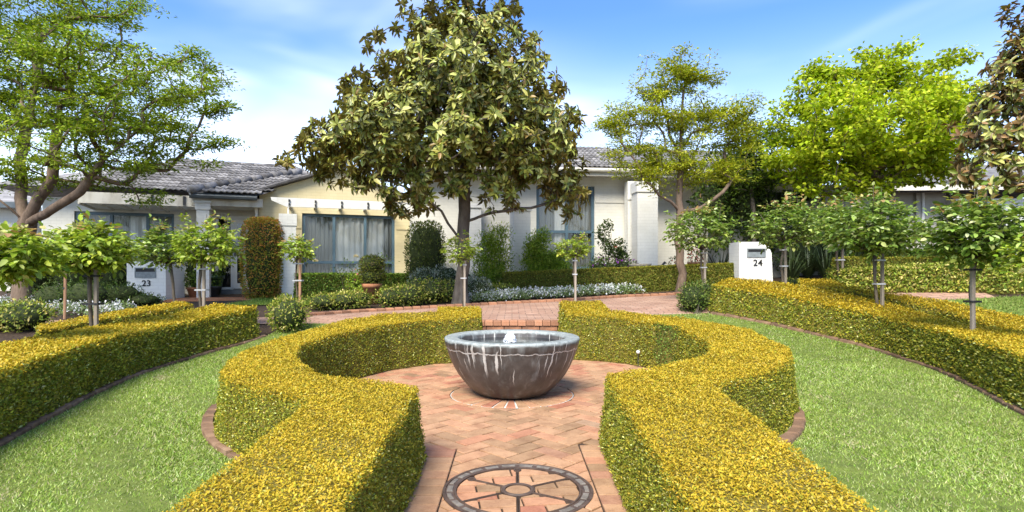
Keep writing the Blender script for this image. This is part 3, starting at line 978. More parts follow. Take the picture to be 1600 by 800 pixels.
# infill bricks cut to the sectors
ang = [R(90 - 8) + 2 * PI * k / 6 for k in range(6)]
cells = []
BW, BL = 0.102, 0.21
for j in range(-4, 5):
    for i in range(-3, 4):
        x0 = i * BL + (0.1 if j % 2 else 0.0)
        cells.append([(x0 + g_, j * BW + g_), (x0 + BL - g_, j * BW + g_), (x0 + BL - g_, (j + 1) * BW - g_), (x0 + g_, (j + 1) * BW - g_)])
for k in range(6):
    a0, a1 = ang[k], ang[(k + 1) % 6]
    for q in cells:
        p = clip(q, -math.sin(a0), math.cos(a0), 0.009)
        p = clip(p, math.sin(a1), -math.cos(a1), 0.009) if p else p
        am = a0 + PI / 6
        for t in range(-3, 4):
            aa = am + t * PI / 18
            p = clip(p, -math.cos(aa), -math.sin(aa), -(RI - 0.001)) if p else p
        p = clip(p, math.cos(am), math.sin(am), 0.090) if p else p
        if p and len(p) > 2 and area(p) > 0.0004:
            MB().prism(p, -0.03, -0.001, 0.002).build('infill_brick', 'paver', mh)
MB().prism([(0.064 * math.cos(t * PI / 12), 0.064 * math.sin(t * PI / 12)) for t in range(24)], -0.03, -0.001, 0.002).build('infill_brick', 'paver', mh)
# dark gap round the cover
# ------------------------------------------------------------------ hedges
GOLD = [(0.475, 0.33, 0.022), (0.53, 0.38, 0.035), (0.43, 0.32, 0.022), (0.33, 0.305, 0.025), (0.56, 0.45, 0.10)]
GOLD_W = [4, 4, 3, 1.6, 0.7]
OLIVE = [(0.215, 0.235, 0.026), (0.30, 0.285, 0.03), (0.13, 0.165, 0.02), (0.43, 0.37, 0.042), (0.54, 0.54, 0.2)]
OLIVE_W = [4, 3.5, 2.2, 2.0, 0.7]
GREEN = [(0.09, 0.16, 0.022), (0.16, 0.25, 0.034), (0.05, 0.09, 0.014), (0.27, 0.35, 0.06), (0.38, 0.44, 0.14)]
GREEN_W = [4, 3.5, 2.5, 1.5, 0.5]

def poly_inside(P, x, y):
    ins = np.zeros(len(x), bool)
    n = len(P)
    for i in range(n):
        x0, y0 = P[i]; x1, y1 = P[(i + 1) % n]
        c = ((y0 > y) != (y1 > y)) & (x < (x1 - x0) * (y - y0) / (y1 - y0 + 1e-12) + x0)
        ins ^= c
    return ins

def hedge(name, label, outline, top, base=T, group=None, cat='hedge', dens=9000, leaf=0.019, top_pal=(GOLD, GOLD_W), side_pal=(OLIVE, OLIVE_W), flare=0.05,
          near=3.0, wild=1.0, skirt=0.03, gaps=(), hide=None):
    """clipped hedge over a plan outline (counter-clockwise): a dense twiggy core and leaf blades on top and sides"""
    P = np.array([(p[0], p[1]) for p in outline])
    a2 = np.sum(P[:, 0] * np.roll(P[:, 1], -1) - np.roll(P[:, 0], -1) * P[:, 1])
    if a2 < 0: P = P[::-1]
    root = empty(name, (float(P[:, 0].mean()), float(P[:, 1].mean()), float(base(P[:, 0].mean(), P[:, 1].mean()))), 0, label, cat, group)
    off = np.array(root.location)
    # outline densified
    D = []
    for i in range(len(P)):
        p, q = P[i], P[(i + 1) % len(P)]
        n = max(1, int(np.linalg.norm(q - p) / 0.10))
        for t in range(n):
            D.append(p + (q - p) * t / n)
    D = np.array(D)
    t = np.roll(D, -1, 0) - np.roll(D, 1, 0)
    t /= np.maximum(np.linalg.norm(t, axis=1, keepdims=True), 1e-9)
    N = np.stack([t[:, 1], -t[:, 0]], 1)
    inset = leaf * 0.9
    tri = tessellate_polygon([[Vector((p[0], p[1], 0)) for p in D]])
    m = MB()
    n = len(D)
    for hh, o_ in ((-0.12, flare - inset), (skirt, flare - inset), (0.6, flare * 0.4 - inset), (0.93, -inset), (1.0, -inset * 2.2)):
        for p, nn in zip(D, N):
            q = p + nn * o_
            zb, zt = float(base(*p)), float(top(*p)) - inset
            m.v.append((q[0] - off[0], q[1] - off[1], zb + (zt - zb) * hh - off[2]))
    for k in range(4):
        for i in range(n):
            j = (i + 1) % n
            m.f.append((k * n + i, k * n + j, (k + 1) * n + j, (k + 1) * n + i))
    for a, b_, c in tri:
        va, vb, vc = D[a], D[b_], D[c]
        s = (vb[0] - va[0]) * (vc[1] - va[1]) - (vc[0] - va[0]) * (vb[1] - va[1])
        m.f.append((4 * n + a, 4 * n + b_, 4 * n + c) if s > 0 else (4 * n + a, 4 * n + c, 4 * n + b_))
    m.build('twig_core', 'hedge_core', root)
    # leaf points: top
    lo, hi = P.min(0), P.max(0)
    nt = int((hi[0] - lo[0]) * (hi[1] - lo[1]) * dens * 1.25)
    x, y = rng.uniform(lo[0], hi[0], nt), rng.uniform(lo[1], hi[1], nt)
    ok = poly_inside(P, x, y)
    rngd = np.hypot(x, y)
    ok &= rng.uniform(0, 1, nt) < np.clip(near / rngd, 0.12, 1.0)
    ok &= (y > 0.9) & (np.abs(x) / np.maximum(y, 0.1) < 1.4)
    x, y = x[ok], y[ok]
    k = len(x)
    z = top(x, y) - inset * 0.6 + rng.normal(0, 0.007 * wild, k) + 0.010 * wild * lump(x, y, 0, 2.6) + 0.012 * wild * lump(x, y, 0, 0.9, 3.0)
    pos_t = np.stack([x, y, z], 1)
    az = rng.uniform(0, 2 * PI, k); el = rng.normal(0.35, 0.38, k)
    ax_t = np.stack([np.cos(az) * np.cos(el), np.sin(az) * np.cos(el), np.sin(el)], 1)
    nr_t = rng.normal(0, 0.27, (k, 3)) + np.array([0, 0, 1.0])
    tt = palette(k, *top_pal, jit=0.10)
    tt *= (1 + 0.14 * lump(x, y, 0, 1.3, 5.0) + 0.10 * lump(x, y, 0, 4.0, 2.0))[:, None]
    sc_t = np.clip(rngd[ok] / near, 1, 3.2) ** 0.55
    # sides
    seg = np.linalg.norm(np.roll(D, -1, 0) - D, axis=1)
    per = seg.sum()
    hm = float(np.mean(top(D[:, 0], D[:, 1]) - base(D[:, 0], D[:, 1])))
    nsd = int(per * hm * dens * 1.15)
    i = rng.choice(n, nsd, p=seg / per)
    f = rng.uniform(0, 1, nsd)[:, None]
    p2 = D[i] * (1 - f) + np.roll(D, -1, 0)[i] * f
    n2 = unit(N[i] * (1 - f) + np.roll(N, -1, 0)[i] * f)
    u = rng.uniform(skirt, 1, nsd)
    fl = np.where(u < 0.6, flare * (1 - u) / 0.62, flare * 0.4 * (1 - u) / 0.4)
    fl = flare * (1 - u) ** 1.2
    rd = np.hypot(p2[:, 0], p2[:, 1])
    facing = (n2 * -p2).sum(1) / np.maximum(rd, 1e-6) > -0.35
    ok = facing & (rng.uniform(0, 1, nsd) < np.clip(near / rd, 0.12, 1.0)) & (p2[:, 1] > 0.8) & (np.abs(p2[:, 0]) / np.maximum(p2[:, 1], .1) < 1.4)
    p2, n2, u, fl, rd = p2[ok], n2[ok], u[ok], fl[ok], rd[ok]
    k2 = len(p2)
    zb, zt = base(p2[:, 0], p2[:, 1]), top(p2[:, 0], p2[:, 1])
    z = zb + (zt - zb) * u
    bul = 0.014 * wild * lump(p2[:, 0] * 1.2, p2[:, 1] * 1.2, z * 2, 1.6, 7.0)
    rough_ = rng.normal(0, 0.009 * wild, k2)
    q = p2 + n2 * (fl - inset * 0.5 + bul + rough_)[:, None]
    in_gap = np.zeros(k2, bool)
    for gx0, gy0, gr in gaps:                      # thin places where the leaf shell is missing
        hole = np.hypot(p2[:, 0] - gx0, p2[:, 1] - gy0) * (0.7 + 0.6 * rng.uniform(0, 1, k2)) + 0.10 * lump(p2[:, 0], p2[:, 1], z * 1.5, 2.5) < gr * (0.75 + 0.3 * u)
        q = np.where(hole[:, None], q + n2 * rng.uniform(-0.03, 0.012, (k2, 1)), q)
        in_gap |= hole
    pos_s = np.stack([q[:, 0], q[:, 1], z - 0.004], 1)
    n3 = np.concatenate([n2, np.full((k2, 1), 0.25)], 1)
    ax_s = unit(n3 * 0.45 + rng.normal(0, 0.6, (k2, 3)) + np.array([0, 0, 0.35]))
    nr_s = unit(np.concatenate([n2 * 0.9, np.full((k2, 1), 0.75)], 1) + rng.normal(0, 0.4, (k2, 3)))
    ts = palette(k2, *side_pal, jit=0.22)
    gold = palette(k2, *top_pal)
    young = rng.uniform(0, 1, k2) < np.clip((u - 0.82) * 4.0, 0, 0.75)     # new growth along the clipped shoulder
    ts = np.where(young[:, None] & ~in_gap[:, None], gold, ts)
    ts = np.where(in_gap[:, None], palette(k2, GREEN, GREEN_W, jit=0.25), ts)
    ts *= (1 + 0.15 * lump(q[:, 0], q[:, 1], z, 1.8, 2.0))[:, None]
    sc_s = np.clip(rd / near, 1, 3.2) ** 0.55
    pos = np.concatenate([pos_t, pos_s]) - off
    sc = np.concatenate([sc_t, sc_s])
    kk = k + k2
    ln = leaf * rng.uniform(0.75, 1.3, kk) * sc
    leaves('foliage', 'box_leaf', root, pos, np.concatenate([ax_t, ax_s]), np.concatenate([nr_t, nr_s]), ln, ln * rng.uniform(0.5, 0.7, kk), np.clip(np.concatenate([tt, ts]), 0.003, 0.9))
    return root

def ring_top(x, y):
    y = np.asarray(y, float)
    return 0.44 + np.clip(y - 3.3, -3, 3.7) * 0.025 + np.clip(y - 7.0, 0, 5) * 0.12

def up_ring(pts):
    return [tuple(at(px, py, surf=ring_top))[:2] for px, py in pts]

ringL = [(-1.02, 0.6), (-0.52, 0.6), (-0.53, 2.0)] + up_ring([(653, 602), (620, 598), (583, 594), (539, 590), (495, 581), (471, 568), (460, 555), (469, 540), (495, 529), (539, 518), (604, 507), (670, 500), (750, 495),
         (750, 479), (685, 479), (684, 486), (600, 490), (540, 500), (480, 515), (420, 533), (380, 550), (356, 565), (347, 580), (358, 594), (407, 607), (451, 617), (484, 627)])
ringR = [(0.53, 0.6), (1.06, 0.6)] + up_ring([(1113, 603), (1141, 595), (1188, 584), (1219, 572), (1237, 556), (1232, 543), (1200, 530), (1172, 514), (1126, 506), (1079, 498), (1032, 493), (991, 488), (951, 484), (938, 470), (874, 471),
         (890, 491), (938, 494), (985, 500), (1030, 506), (1063, 511), (1085, 521), (1107, 534), (1113, 544), (1104, 555), (1063, 564), (1032, 571), (985, 578), (947, 584)]) + [(0.56, 2.0)]
flat0 = lambda x, y: np.zeros_like(np.asarray(x, float))
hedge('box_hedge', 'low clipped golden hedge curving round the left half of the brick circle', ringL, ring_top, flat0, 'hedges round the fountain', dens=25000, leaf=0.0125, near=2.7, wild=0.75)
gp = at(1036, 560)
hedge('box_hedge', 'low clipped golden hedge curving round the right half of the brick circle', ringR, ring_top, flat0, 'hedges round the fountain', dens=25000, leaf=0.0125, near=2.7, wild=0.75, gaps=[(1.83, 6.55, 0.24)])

# brick edging at the outer foot of the two ring hedges
arcL = np.array([(PC[0] - 2.47 * math.cos(a), PC[1] + 2.47 * math.sin(a)) for a in np.linspace(R(-52), R(-14), 20)])
arcR = np.array([(PC[0] + 2.36 * math.cos(a), PC[1] + 2.36 * math.sin(a)) for a in np.linspace(R(-48), R(-12), 20)])
edging(arcL, 0.0, step=0.20)
edging(arcR, 0.0, step=0.20)

def band(curve, d0, d1):
    a, b_ = offset(curve, d0), offset(curve, d1)
    return [tuple(p) for p in a] + [tuple(p) for p in b_[::-1]]

CL = CURVE_L[::2]; CR = CURVE_R[::2]
up = lambda h: (lambda x, y: T(x, y) + h)
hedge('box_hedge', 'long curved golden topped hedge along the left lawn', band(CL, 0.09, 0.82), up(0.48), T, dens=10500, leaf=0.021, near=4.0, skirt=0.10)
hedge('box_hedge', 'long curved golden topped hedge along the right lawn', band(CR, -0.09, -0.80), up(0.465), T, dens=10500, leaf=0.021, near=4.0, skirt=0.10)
# second rows
B2 = lambda pts, h: [tuple(at(px, py, surf=lambda x, y: T(x, y) + h))[:2] for px, py in pts]
hedge('box_hedge', 'short golden topped hedge behind the rose trees on the left', B2([(60, 515), (150, 499), (300, 476), (285, 470), (175, 487), (60, 507)], 0.42), up(0.42), T, dens=9000, leaf=0.022, near=5.0)
hedge('box_hedge', 'golden topped hedge row behind the rose trees on the right', B2([(1700, 546), (1600, 516), (1470, 482), (1390, 466), (1314, 453), (1252, 444), (1247, 436), (1300, 436), (1322, 447), (1372, 455), (1486, 470), (1600, 493), (1700, 519)], 0.40), up(0.40), T, dens=9000, leaf=0.022, near=5.0)
SIDE_G = ([(0.14, 0.165, 0.022), (0.20, 0.215, 0.03), (0.08, 0.10, 0.015), (0.3, 0.3, 0.05)], [4, 3, 3, 1.5])
TOP_G = ([(0.28, 0.26, 0.03), (0.36, 0.31, 0.04), (0.17, 0.19, 0.025)], [3, 2, 2])
# hedge in front of the right house
hl0, hl1 = pt(786, 440, 13.6), pt(1166, 430, 13.6)
hedge('clipped_hedge', 'long dark green hedge in front of the white house', [(hl0.x, 13.9), (1.5, 13.75), (hl1.x, 13.5), (hl1.x, 14.2), (1.5, 14.4), (hl0.x, 14.5)],
      lambda x, y: 1.085 + (np.asarray(x) + 0.2) * 0.042, T, dens=5200, leaf=0.034, near=9.0, top_pal=TOP_G, side_pal=SIDE_G)
# small bright hedge below the window of the left house
hedge('clipped_hedge', 'bright green hedge below the big window of the cream house', [(col_at(462, 14.6), 14.6), (col_at(640, 15.2), 15.2), (col_at(640, 15.2) - .1, 15.65), (col_at(462, 14.6) - .1, 15.05)],
      lambda x, y: 1.055 + 0 * np.asarray(x), T, dens=4200, leaf=0.04, near=9.0, top_pal=([(0.20, 0.30, 0.03), (0.27, 0.36, 0.05)], [1, 1]), side_pal=(GREEN, GREEN_W))
# right far hedges
hedge('clipped_hedge', 'tall flat topped hedge at the far right below the lime green tree', [(col_at(1327, 11.6), 11.6), (10.5, 11.9), (10.7, 12.5), (col_at(1327, 11.6) + .1, 12.4)],
      lambda x, y: 1.40 + 0 * np.asarray(x), T, dens=4600, leaf=0.034, near=9.0, top_pal=TOP_G, side_pal=SIDE_G)
hedge('clipped_hedge', 'narrow dark hedge behind the tall flat topped hedge', [(col_at(1396, 13.6), 13.6), (12.0, 13.8), (12.0, 14.3), (col_at(1396, 13.6), 14.1)],
      lambda x, y: 1.62 + 0 * np.asarray(x), T, dens=3000, leaf=0.04, near=9.0, top_pal=(GREEN, GREEN_W), side_pal=(GREEN, GREEN_W))
VARI = ([(0.20, 0.26, 0.03), (0.11, 0.155, 0.02), (0.38, 0.40, 0.065), (0.60, 0.52, 0.18), (0.52, 0.46, 0.11)], [4, 2.6, 3, 1.6, 1.3])
hedge('azalea_hedge', 'loose leafy variegated hedge in front of the tall hedge at right', [(col_at(1318, 10.4), 10.4), (8.2, 9.7), (10.0, 9.6), (10.0, 10.3), (8.2, 10.5), (col_at(1318, 10.4) + .1, 11.1)],
      lambda x, y: T(x, y) + 0.43, T, dens=4200, leaf=0.045, near=9.0, top_pal=VARI, side_pal=VARI, wild=3.0)

# ------------------------------------------------------------------ houses
class Facade:
    """an upright plane at a heading; s runs along it, d towards the viewer; pixels of the photograph give s and z on it"""
    def __init__(s, px, D, yaw, base):
        s.o = Vector((col_at(px, D), D)); s.yaw = R(yaw); s.base = base
        s.u = Vector((math.cos(s.yaw), math.sin(s.yaw))); s.n = Vector((math.sin(s.yaw), -math.cos(s.yaw)))
    def dist(s, px, d=0.0):
        k = (px - CX) / F
        o = s.o + s.n * d
        return (s.n.x * o.x + s.n.y * o.y) / (s.n.x * k + s.n.y)
    def s_(s, px, d=0.0):
        D = s.dist(px, d)
        p = Vector(((px - CX) / F * D, D)) - (s.o + s.n * d)
        return p.dot(s.u)
    def z_(s, px, py, d=0.0):
        return H + (HZ - py) / F * s.dist(px, d) - s.base
    def root(s, name, label, cat):
        return empty(name, (s.o.x, s.o.y, s.base), s.yaw, label, cat)

def wall_with_hole(m, s0, s1, z0, z1, holes, d0, d1):
    """a wall slab between depths d0 (front, local y = -d) and d1 with rectangular openings"""
    ss = sorted({s0, s1, *[h[0] for h in holes], *[h[1] for h in holes]})
    zs = sorted({z0, z1, *[h[2] for h in holes], *[h[3] for h in holes]})
    for i in range(len(ss) - 1):
        j = 0
        while j < len(zs) - 1:
            def hole_at(jj):
                cs, cz = (ss[i] + ss[i + 1]) / 2, (zs[jj] + zs[jj + 1]) / 2
                return any(h[0] < cs < h[1] and h[2] < cz < h[3] for h in holes)
            if hole_at(j):
                j += 1; continue
            k = j
            while k + 1 < len(zs) - 1 and not hole_at(k + 1): k += 1
            m.box(ss[i], ss[i + 1], -d0, -d1, zs[j], zs[k + 1])
            j = k + 1
    return m

def curtain(parent, mat, s0, s1, z0, z1, d, amp=0.03, wave=0.14, name='curtain'):
    m = MB()
    n = max(8, int((s1 - s0) / 0.02))
    for i in range(n + 1):
        x = s0 + (s1 - s0) * i / n
        y = -d + amp * math.sin(x / wave * 2 * PI) + amp * 0.5 * math.sin(x / wave * 4.3 + 1)
        m.v += [(x, y, z0), (x, y, z1)]
    m.f = [(2 * i, 2 * i + 2, 2 * i + 3, 2 * i + 1) for i in range(n)]
    return m.build(name, mat, parent, True)

def window(parent, s0, s1, z0, z1, mulls, rails, d, fw=0.07, curtains=(), rail_low=None, name='window'):
    """frame, a pane for every light, curtains and the dim room behind"""
    f = MB()
    y0, y1 = -d - 0.02, -d + 0.09
    f.box(s0, s1, y0, y1, z1 - fw, z1)
    f.box(s0, s1, y0, y1, z0, z0 + fw)
    f.box(s0, s0 + fw, y0, y1, z0 + fw, z1 - fw); f.box(s1 - fw, s1, y0, y1, z0 + fw, z1 - fw)
    sm = [s0 + fw / 2] + list(mulls) + [s1 - fw / 2]
    zm = [z0 + fw / 2] + list(rails) + [z1 - fw / 2]
    for x in mulls: f.box(x - fw / 2, x + fw / 2, y0, y1, z0 + fw, z1 - fw)
    for z in rails:
        for i in range(len(sm) - 1):
            f.box(sm[i] + fw / 2, sm[i + 1] - fw / 2, y0 + 0.004, y1, z - fw / 2, z + fw / 2)
    w = f.build(name, 'blue_frame', parent)
    for i in range(len(sm) - 1):
        for j in range(len(zm) - 1):
            box('pane', 'window_glass', w, sm[i] + fw / 2, sm[i + 1] - fw / 2, -d + 0.03, -d + 0.036, zm[j] + fw / 2, zm[j + 1] - fw / 2)
    for c in curtains:
        curtain(w, *c)
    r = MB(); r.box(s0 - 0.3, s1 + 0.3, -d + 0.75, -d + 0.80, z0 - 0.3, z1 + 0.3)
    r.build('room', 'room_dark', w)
    return w

# roof tile: one shared mesh, laid in courses
def tile_mesh():
    m = MB()
    w, l, n = 0.30, 0.40, 14
    prof = [(i / n * w, 0.015 * math.sin(i / n * 2 * PI * 2.0 + 0.6) + 0.012 * (i / n)) for i in range(n + 1)]
    for y, dz in ((0.0, 0.03), (l, 0.0)):
        for x, z in prof: m.v.append((x, y, z + dz))
    for x, z in prof: m.v.append((x, 0.0, z + 0.03 - 0.022))
    k = n + 1
    m.f = [(i, i + 1, k + i + 1, k + i) for i in range(n)] + [(2 * k + i, 2 * k + i + 1, i + 1, i) for i in range(n)]
    me = bpy.data.meshes.new('roof_tile')
    me.from_pydata(m.v, [], m.f); me.materials.append(MATS['roof_tile'])
    me.polygons.foreach_set('use_smooth', [i < n for i in range(2 * n)])
    me.update()
    return me
TILE = tile_mesh()

def tiled_plane(roof, poly, pitch_dir, pitch, z_eave, limit=None):
    """tiles over a roof plane; poly in roof-local plan, pitch_dir the plan heading uphill"""
    ux, uy = math.cos(pitch_dir), math.sin(pitch_dir)       # uphill
    ax, ay = uy, -ux                                        # along the eave, to the right seen looking uphill
    P = np.array([(p[0] * ax + p[1] * ay, p[0] * ux + p[1] * uy) for p in poly])
    q0 = P[:, 1].min()
    s0, s1 = P[:, 0].min(), P[:, 0].max()
    run = 0.325 * math.cos(pitch)
    m = Matrix.Rotation(math.atan2(ay, ax), 4, 'Z') @ Matrix.Rotation(pitch, 4, 'X')
    q, r_, c = q0, 0, 0
    out = []
    while q < P[:, 1].max():
        s = s0
        while s < s1:
            if poly_inside(P, np.array([s + 0.15]), np.array([q + run * 0.55]))[0]:
                out.append((s, q))
            s += 0.275
        q += run; r_ += 1
    for s, q in out:
        o = bpy.data.objects.new('roof_tile', TILE)
        z = z_eave + (q - q0) * math.tan(pitch)
        o.matrix_local = Matrix.Translation((s * ax + q * ux, s * ay + q * uy, z + 0.015)) @ m
        link(o, roof)
    return len(out)

def ridge_caps(roof, a, b_, name='ridge_cap'):
    a, b_ = Vector(a), Vector(b_)
    n = max(1, int((b_ - a).length / 0.38))
    d = (b_ - a).normalized()
    for i in range(n):
        p = a + (b_ - a) * i / n
        q = a + (b_ - a) * (i + 1.05) / n
        MB().tube([p, q], [0.115, 0.10], 8).build(name, 'roof_tile', roof, True)

# ---- house 23, the cream gable wing and the porch
BA = 0.40
GA = Facade(472, 16.0, 20, BA)
hA = GA.root('brick_house', 'cream and white brick house with grey tiled roof behind the left garden', 'house')
s_l, s_r = GA.s_(405), GA.s_(641)
z_e = GA.z_(405, 301)
s_m = (s_l + s_r) / 2
z_a = z_e + (s_m - s_l) * 0.355
w0, w1 = GA.s_(472), GA.s_(617)
wz0, wz1 = GA.z_(472, 437), GA.z_(472, 333)
m = wall_with_hole(MB(), s_l, s_r, -0.5, z_e, [(w0, w1, wz0, wz1)], 0.0, -0.25)
m.add([(s_l, 0, z_e), (s_r, 0, z_e), (s_m, 0, z_a), (s_l, 0.25, z_e), (s_r, 0.25, z_e), (s_m, 0.25, z_a)], [(0, 1, 2), (5, 4, 3), (0, 2, 5, 3), (2, 1, 4, 5)])
m.box(s_l, s_l + 0.25, 0.25, 5.5, -0.5, z_e)
m.box(s_r - 0.25, s_r, 0.25, 5.5, -0.5, z_e)
m.build('gable_wall', 'cream_wall', hA)
mm1, mm2 = GA.s_(522), GA.s_(571)
zr = GA.z_(545, 410)
window(hA, w0, w1, wz0, wz1, [mm1, mm2], [zr], -0.08, 0.075,
       [('curtain_white', mm1 + 0.02, GA.s_(601), wz0, wz1, -0.19, 0.025, 0.16), ('curtain_sheer', w0 - 0.1, mm1, wz0, wz1, -0.22, 0.02, 0.12),
        ('curtain_sheer', GA.s_(601), w1 + 0.1, wz0, wz1, -0.22, 0.02, 0.12)])
MB().box(s_l + 0.02, w0 - 0.04, -0.02, -0.003, GA.z_(465, 357), GA.z_(465, 355)).build('string_course', 'cream_wall', hA)
MB().box(w1 + 0.04, s_r - 0.02, -0.02, -0.003, GA.z_(630, 359), GA.z_(630, 357)).build('string_course', 'cream_wall', hA)
# gable roof of the wing
pit = math.atan(0.355)
gr = empty('roof', (0, 0, 0)); gr.parent = hA
for sg, name in ((1, 'roof_slab'), (-1, 'roof_slab')):
    e = s_l - 0.12 if sg > 0 else s_r + 0.12
    ze = z_e - 0.12 * 0.355
    v = [(e, -0.14, ze), (s_m, -0.14, z_a), (s_m, 6.0, z_a), (e, 6.0, ze)]
    v = [(a, b_, c + 0.015) for a, b_, c in v] + [(a, b_, c + 0.09) for a, b_, c in v]
    MB().add(v, [(0, 1, 2, 3), (7, 6, 5, 4), (0, 4, 5, 1), (1, 5, 6, 2), (2, 6, 7, 3), (3, 7, 4, 0)]).build(name, 'roof_tile', gr)
tiled_plane(gr, [(s_l - 0.14, -0.16), (s_m, -0.16), (s_m, 1.6), (s_l - 0.14, 1.6)], 0.0, pit, z_e + 0.04)
ridge_caps(gr, (s_m, -0.16, z_a + 0.12), (s_m, 4.0, z_a + 0.12))
MB().tube([(s_l - 0.14, -0.17, z_e + 0.02), (s_m, -0.17, z_a + 0.07)], 0.05, 6).build('barge_capping', 'roof_tile', gr)

# porch: recessed wall with the entrance, ceiling beam, gutter and its own roof
pd = -1.15
p0, p1 = GA.s_(286, pd), GA.s_(410, pd)
dz0, dz1 = GA.z_(365, 452, pd), GA.z_(365, 338, pd)
ds0, ds1 = GA.s_(337, pd), GA.s_(391, pd)
m = wall_with_hole(MB(), GA.s_(291, pd), s_l - 0.003, -0.5, z_e - 0.05, [(ds0, ds1, dz0, dz1)], pd, pd - 0.25)
m.build('porch_wall', 'white_wall', hA)
pb0, pb1 = GA.s_(298, 0.35), s_l + 0.1
zb1, zb0 = GA.z_(350, 309, 0.35), GA.z_(350, 322, 0.35)
box('porch_beam', 'weathered_white', hA, pb0, pb1, -0.35, -0.13, zb0, zb1)
box('porch_ceiling', 'white_paint', hA, pb0, pb1 - 0.15, -0.13, -pd - 0.002, zb0 + 0.05, zb0 + 0.09)
zg = GA.z_(350, 307, 0.5)
gm = MB().tube([(GA.s_(296, 0.5), -0.5, zg), (s_l - 0.02, -0.5, zg)], 0.075, 8)
gm.build('gutter', 'gutter_metal', hA)
box('fascia', 'gutter_metal', hA, GA.s_(296, 0.5), s_l - 0.02, -0.43, -0.37, zb1 - 0.02, zg + 0.07)
box('downpipe', 'weathered_white', hA, s_l - 0.10, s_l - 0.03, -0.12, -0.05, -0.4, zb1)
# porch column with a small capital
c0, c1 = GA.s_(307, 0.35), GA.s_(327, 0.35)
cz = GA.z_(316, 314, 0.35)
colm = MB().box(c0, c1, -0.36, -0.04, -0.5, cz - 0.22)
colm.build('porch_column', 'pillar_white', hA)
cp = MB().box(c0 - 0.03, c1 + 0.03, -0.39, -0.01, cz - 0.2195, cz - 0.06); cp.box(c0 - 0.06, c1 + 0.06, -0.42, 0.02, cz - 0.0595, cz)
cp.build('capital', 'pillar_white', hA)
# entrance: frame with side light and glazed screen door
fr = MB()
fw = 0.07
dm = GA.s_(362.5, pd)
yy = (-pd - 0.02, -pd + 0.08)
fr.box(ds0, ds1, *yy, dz1 - fw, dz1); fr.box(ds0, ds0 + fw, *yy, dz0, dz1 - fw); fr.box(ds1 - fw, ds1, *yy, dz0, dz1 - fw); fr.box(dm - 0.03, dm + 0.03, *yy, dz0, dz1 - fw)
dh = dz1 - dz0
for t in (0.0, 0.33, 0.60): fr.box(ds0 + fw, dm - 0.03, yy[0] + 0.004, yy[1], dz0 + dh * t, dz0 + dh * t + 0.06)
dfr = fr.build('door_frame', 'door_white', hA)
for a, b_ in ((0.0, 0.33), (0.33, 0.60), (0.60, 1.0)):
    box('pane', 'window_glass', dfr, ds0 + fw, dm - 0.03, -pd + 0.03, -pd + 0.036, dz0 + dh * a + 0.06, dz0 + dh * b_ - (0.07 if b_ == 1.0 else 0))
dr_ = MB()
a0, a1 = dm + 0.035, ds1 - fw - 0.004
for q in ((a0, a1, dz1 - fw - 0.13, dz1 - fw - 0.005), (a0, a1, dz0 + 0.02, dz0 + 0.17), (a0, a0 + 0.10, dz0 + 0.17, dz1 - fw - 0.13), (a1 - 0.10, a1, dz0 + 0.17, dz1 - fw - 0.13)):
    dr_.box(q[0], q[1], -pd - 0.035, -pd + 0.01, q[2], q[3])
door = dr_.build('door', 'door_white', hA)
box('screen', 'screen_glass', door, a0 + 0.10, a1 - 0.10, -pd - 0.016, -pd - 0.008, dz0 + 0.17, dz1 - fw - 0.13)
MB().box(a0 + 0.02, a0 + 0.07, -pd - 0.07, -pd - 0.0355, dz0 + 0.95, dz0 + 1.15).box(a0 + 0.03, a0 + 0.14, -pd - 0.09, -pd - 0.0705, dz0 + 1.03, dz0 + 1.06).build('handle', 'dark_metal', door)
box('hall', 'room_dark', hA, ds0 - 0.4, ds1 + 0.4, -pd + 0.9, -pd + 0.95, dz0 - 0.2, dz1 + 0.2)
box('threshold', 'gutter_metal', hA, ds0 - 0.05, ds1 + 0.05, -pd - 0.35, -pd - 0.0, dz0 - 0.14, dz0 - 0.003)
# tiled porch floor
pf = tag(MB().box(GA.s_(262, 1.2), s_l - 0.02, -1.6, -pd - 0.36, -0.3, 0.045).build('porch_floor', 'terracotta', hA))

# ---- left wing
LW = Facade(272, 16.2, 20, BA)
def toA(p, z=0.0):
    """plan point of another facade in this house's frame"""
    d = Vector((p[0], p[1])) - GA.o
    return (d.dot(GA.u), -d.dot(GA.n), z)
dd = (LW.o - GA.o).dot(GA.n)                                # depth offset of the left wing in the house frame
sh = (LW.o - GA.o).dot(GA.u)
ls = lambda px, d=0.0: LW.s_(px, d) + sh
lz = LW.z_
v0, v1 = ls(116), ls(272)
vz1 = lz(195, 332); vz0 = vz1 - 1.55
x0, x1 = ls(66), p0 - 0.9
x1 = ls(304)
m = wall_with_hole(MB(), x0, x1, -0.5, lz(200, 312), [(v0, v1, vz0, vz1)], dd, dd - 0.25)
m.box(x0, x0 + 0.25, -dd + 0.25, -dd + 5, -0.5, lz(200, 312))
m.build('wing_wall', 'white_wall', hA)
q1, q2 = ls(173), ls(230)
window(hA, v0, v1, vz0, vz1, [q1, q2], [vz0 + 0.45], dd - 0.08, 0.075,
       [('curtain_white', ls(201), q2, vz0, vz1, dd - 0.20, 0.025, 0.17), ('curtain_sheer', v0, ls(201), vz0, vz1, dd - 0.23, 0.02, 0.12), ('curtain_sheer', q2, v1, vz0, vz1, dd - 0.23, 0.02, 0.12)])
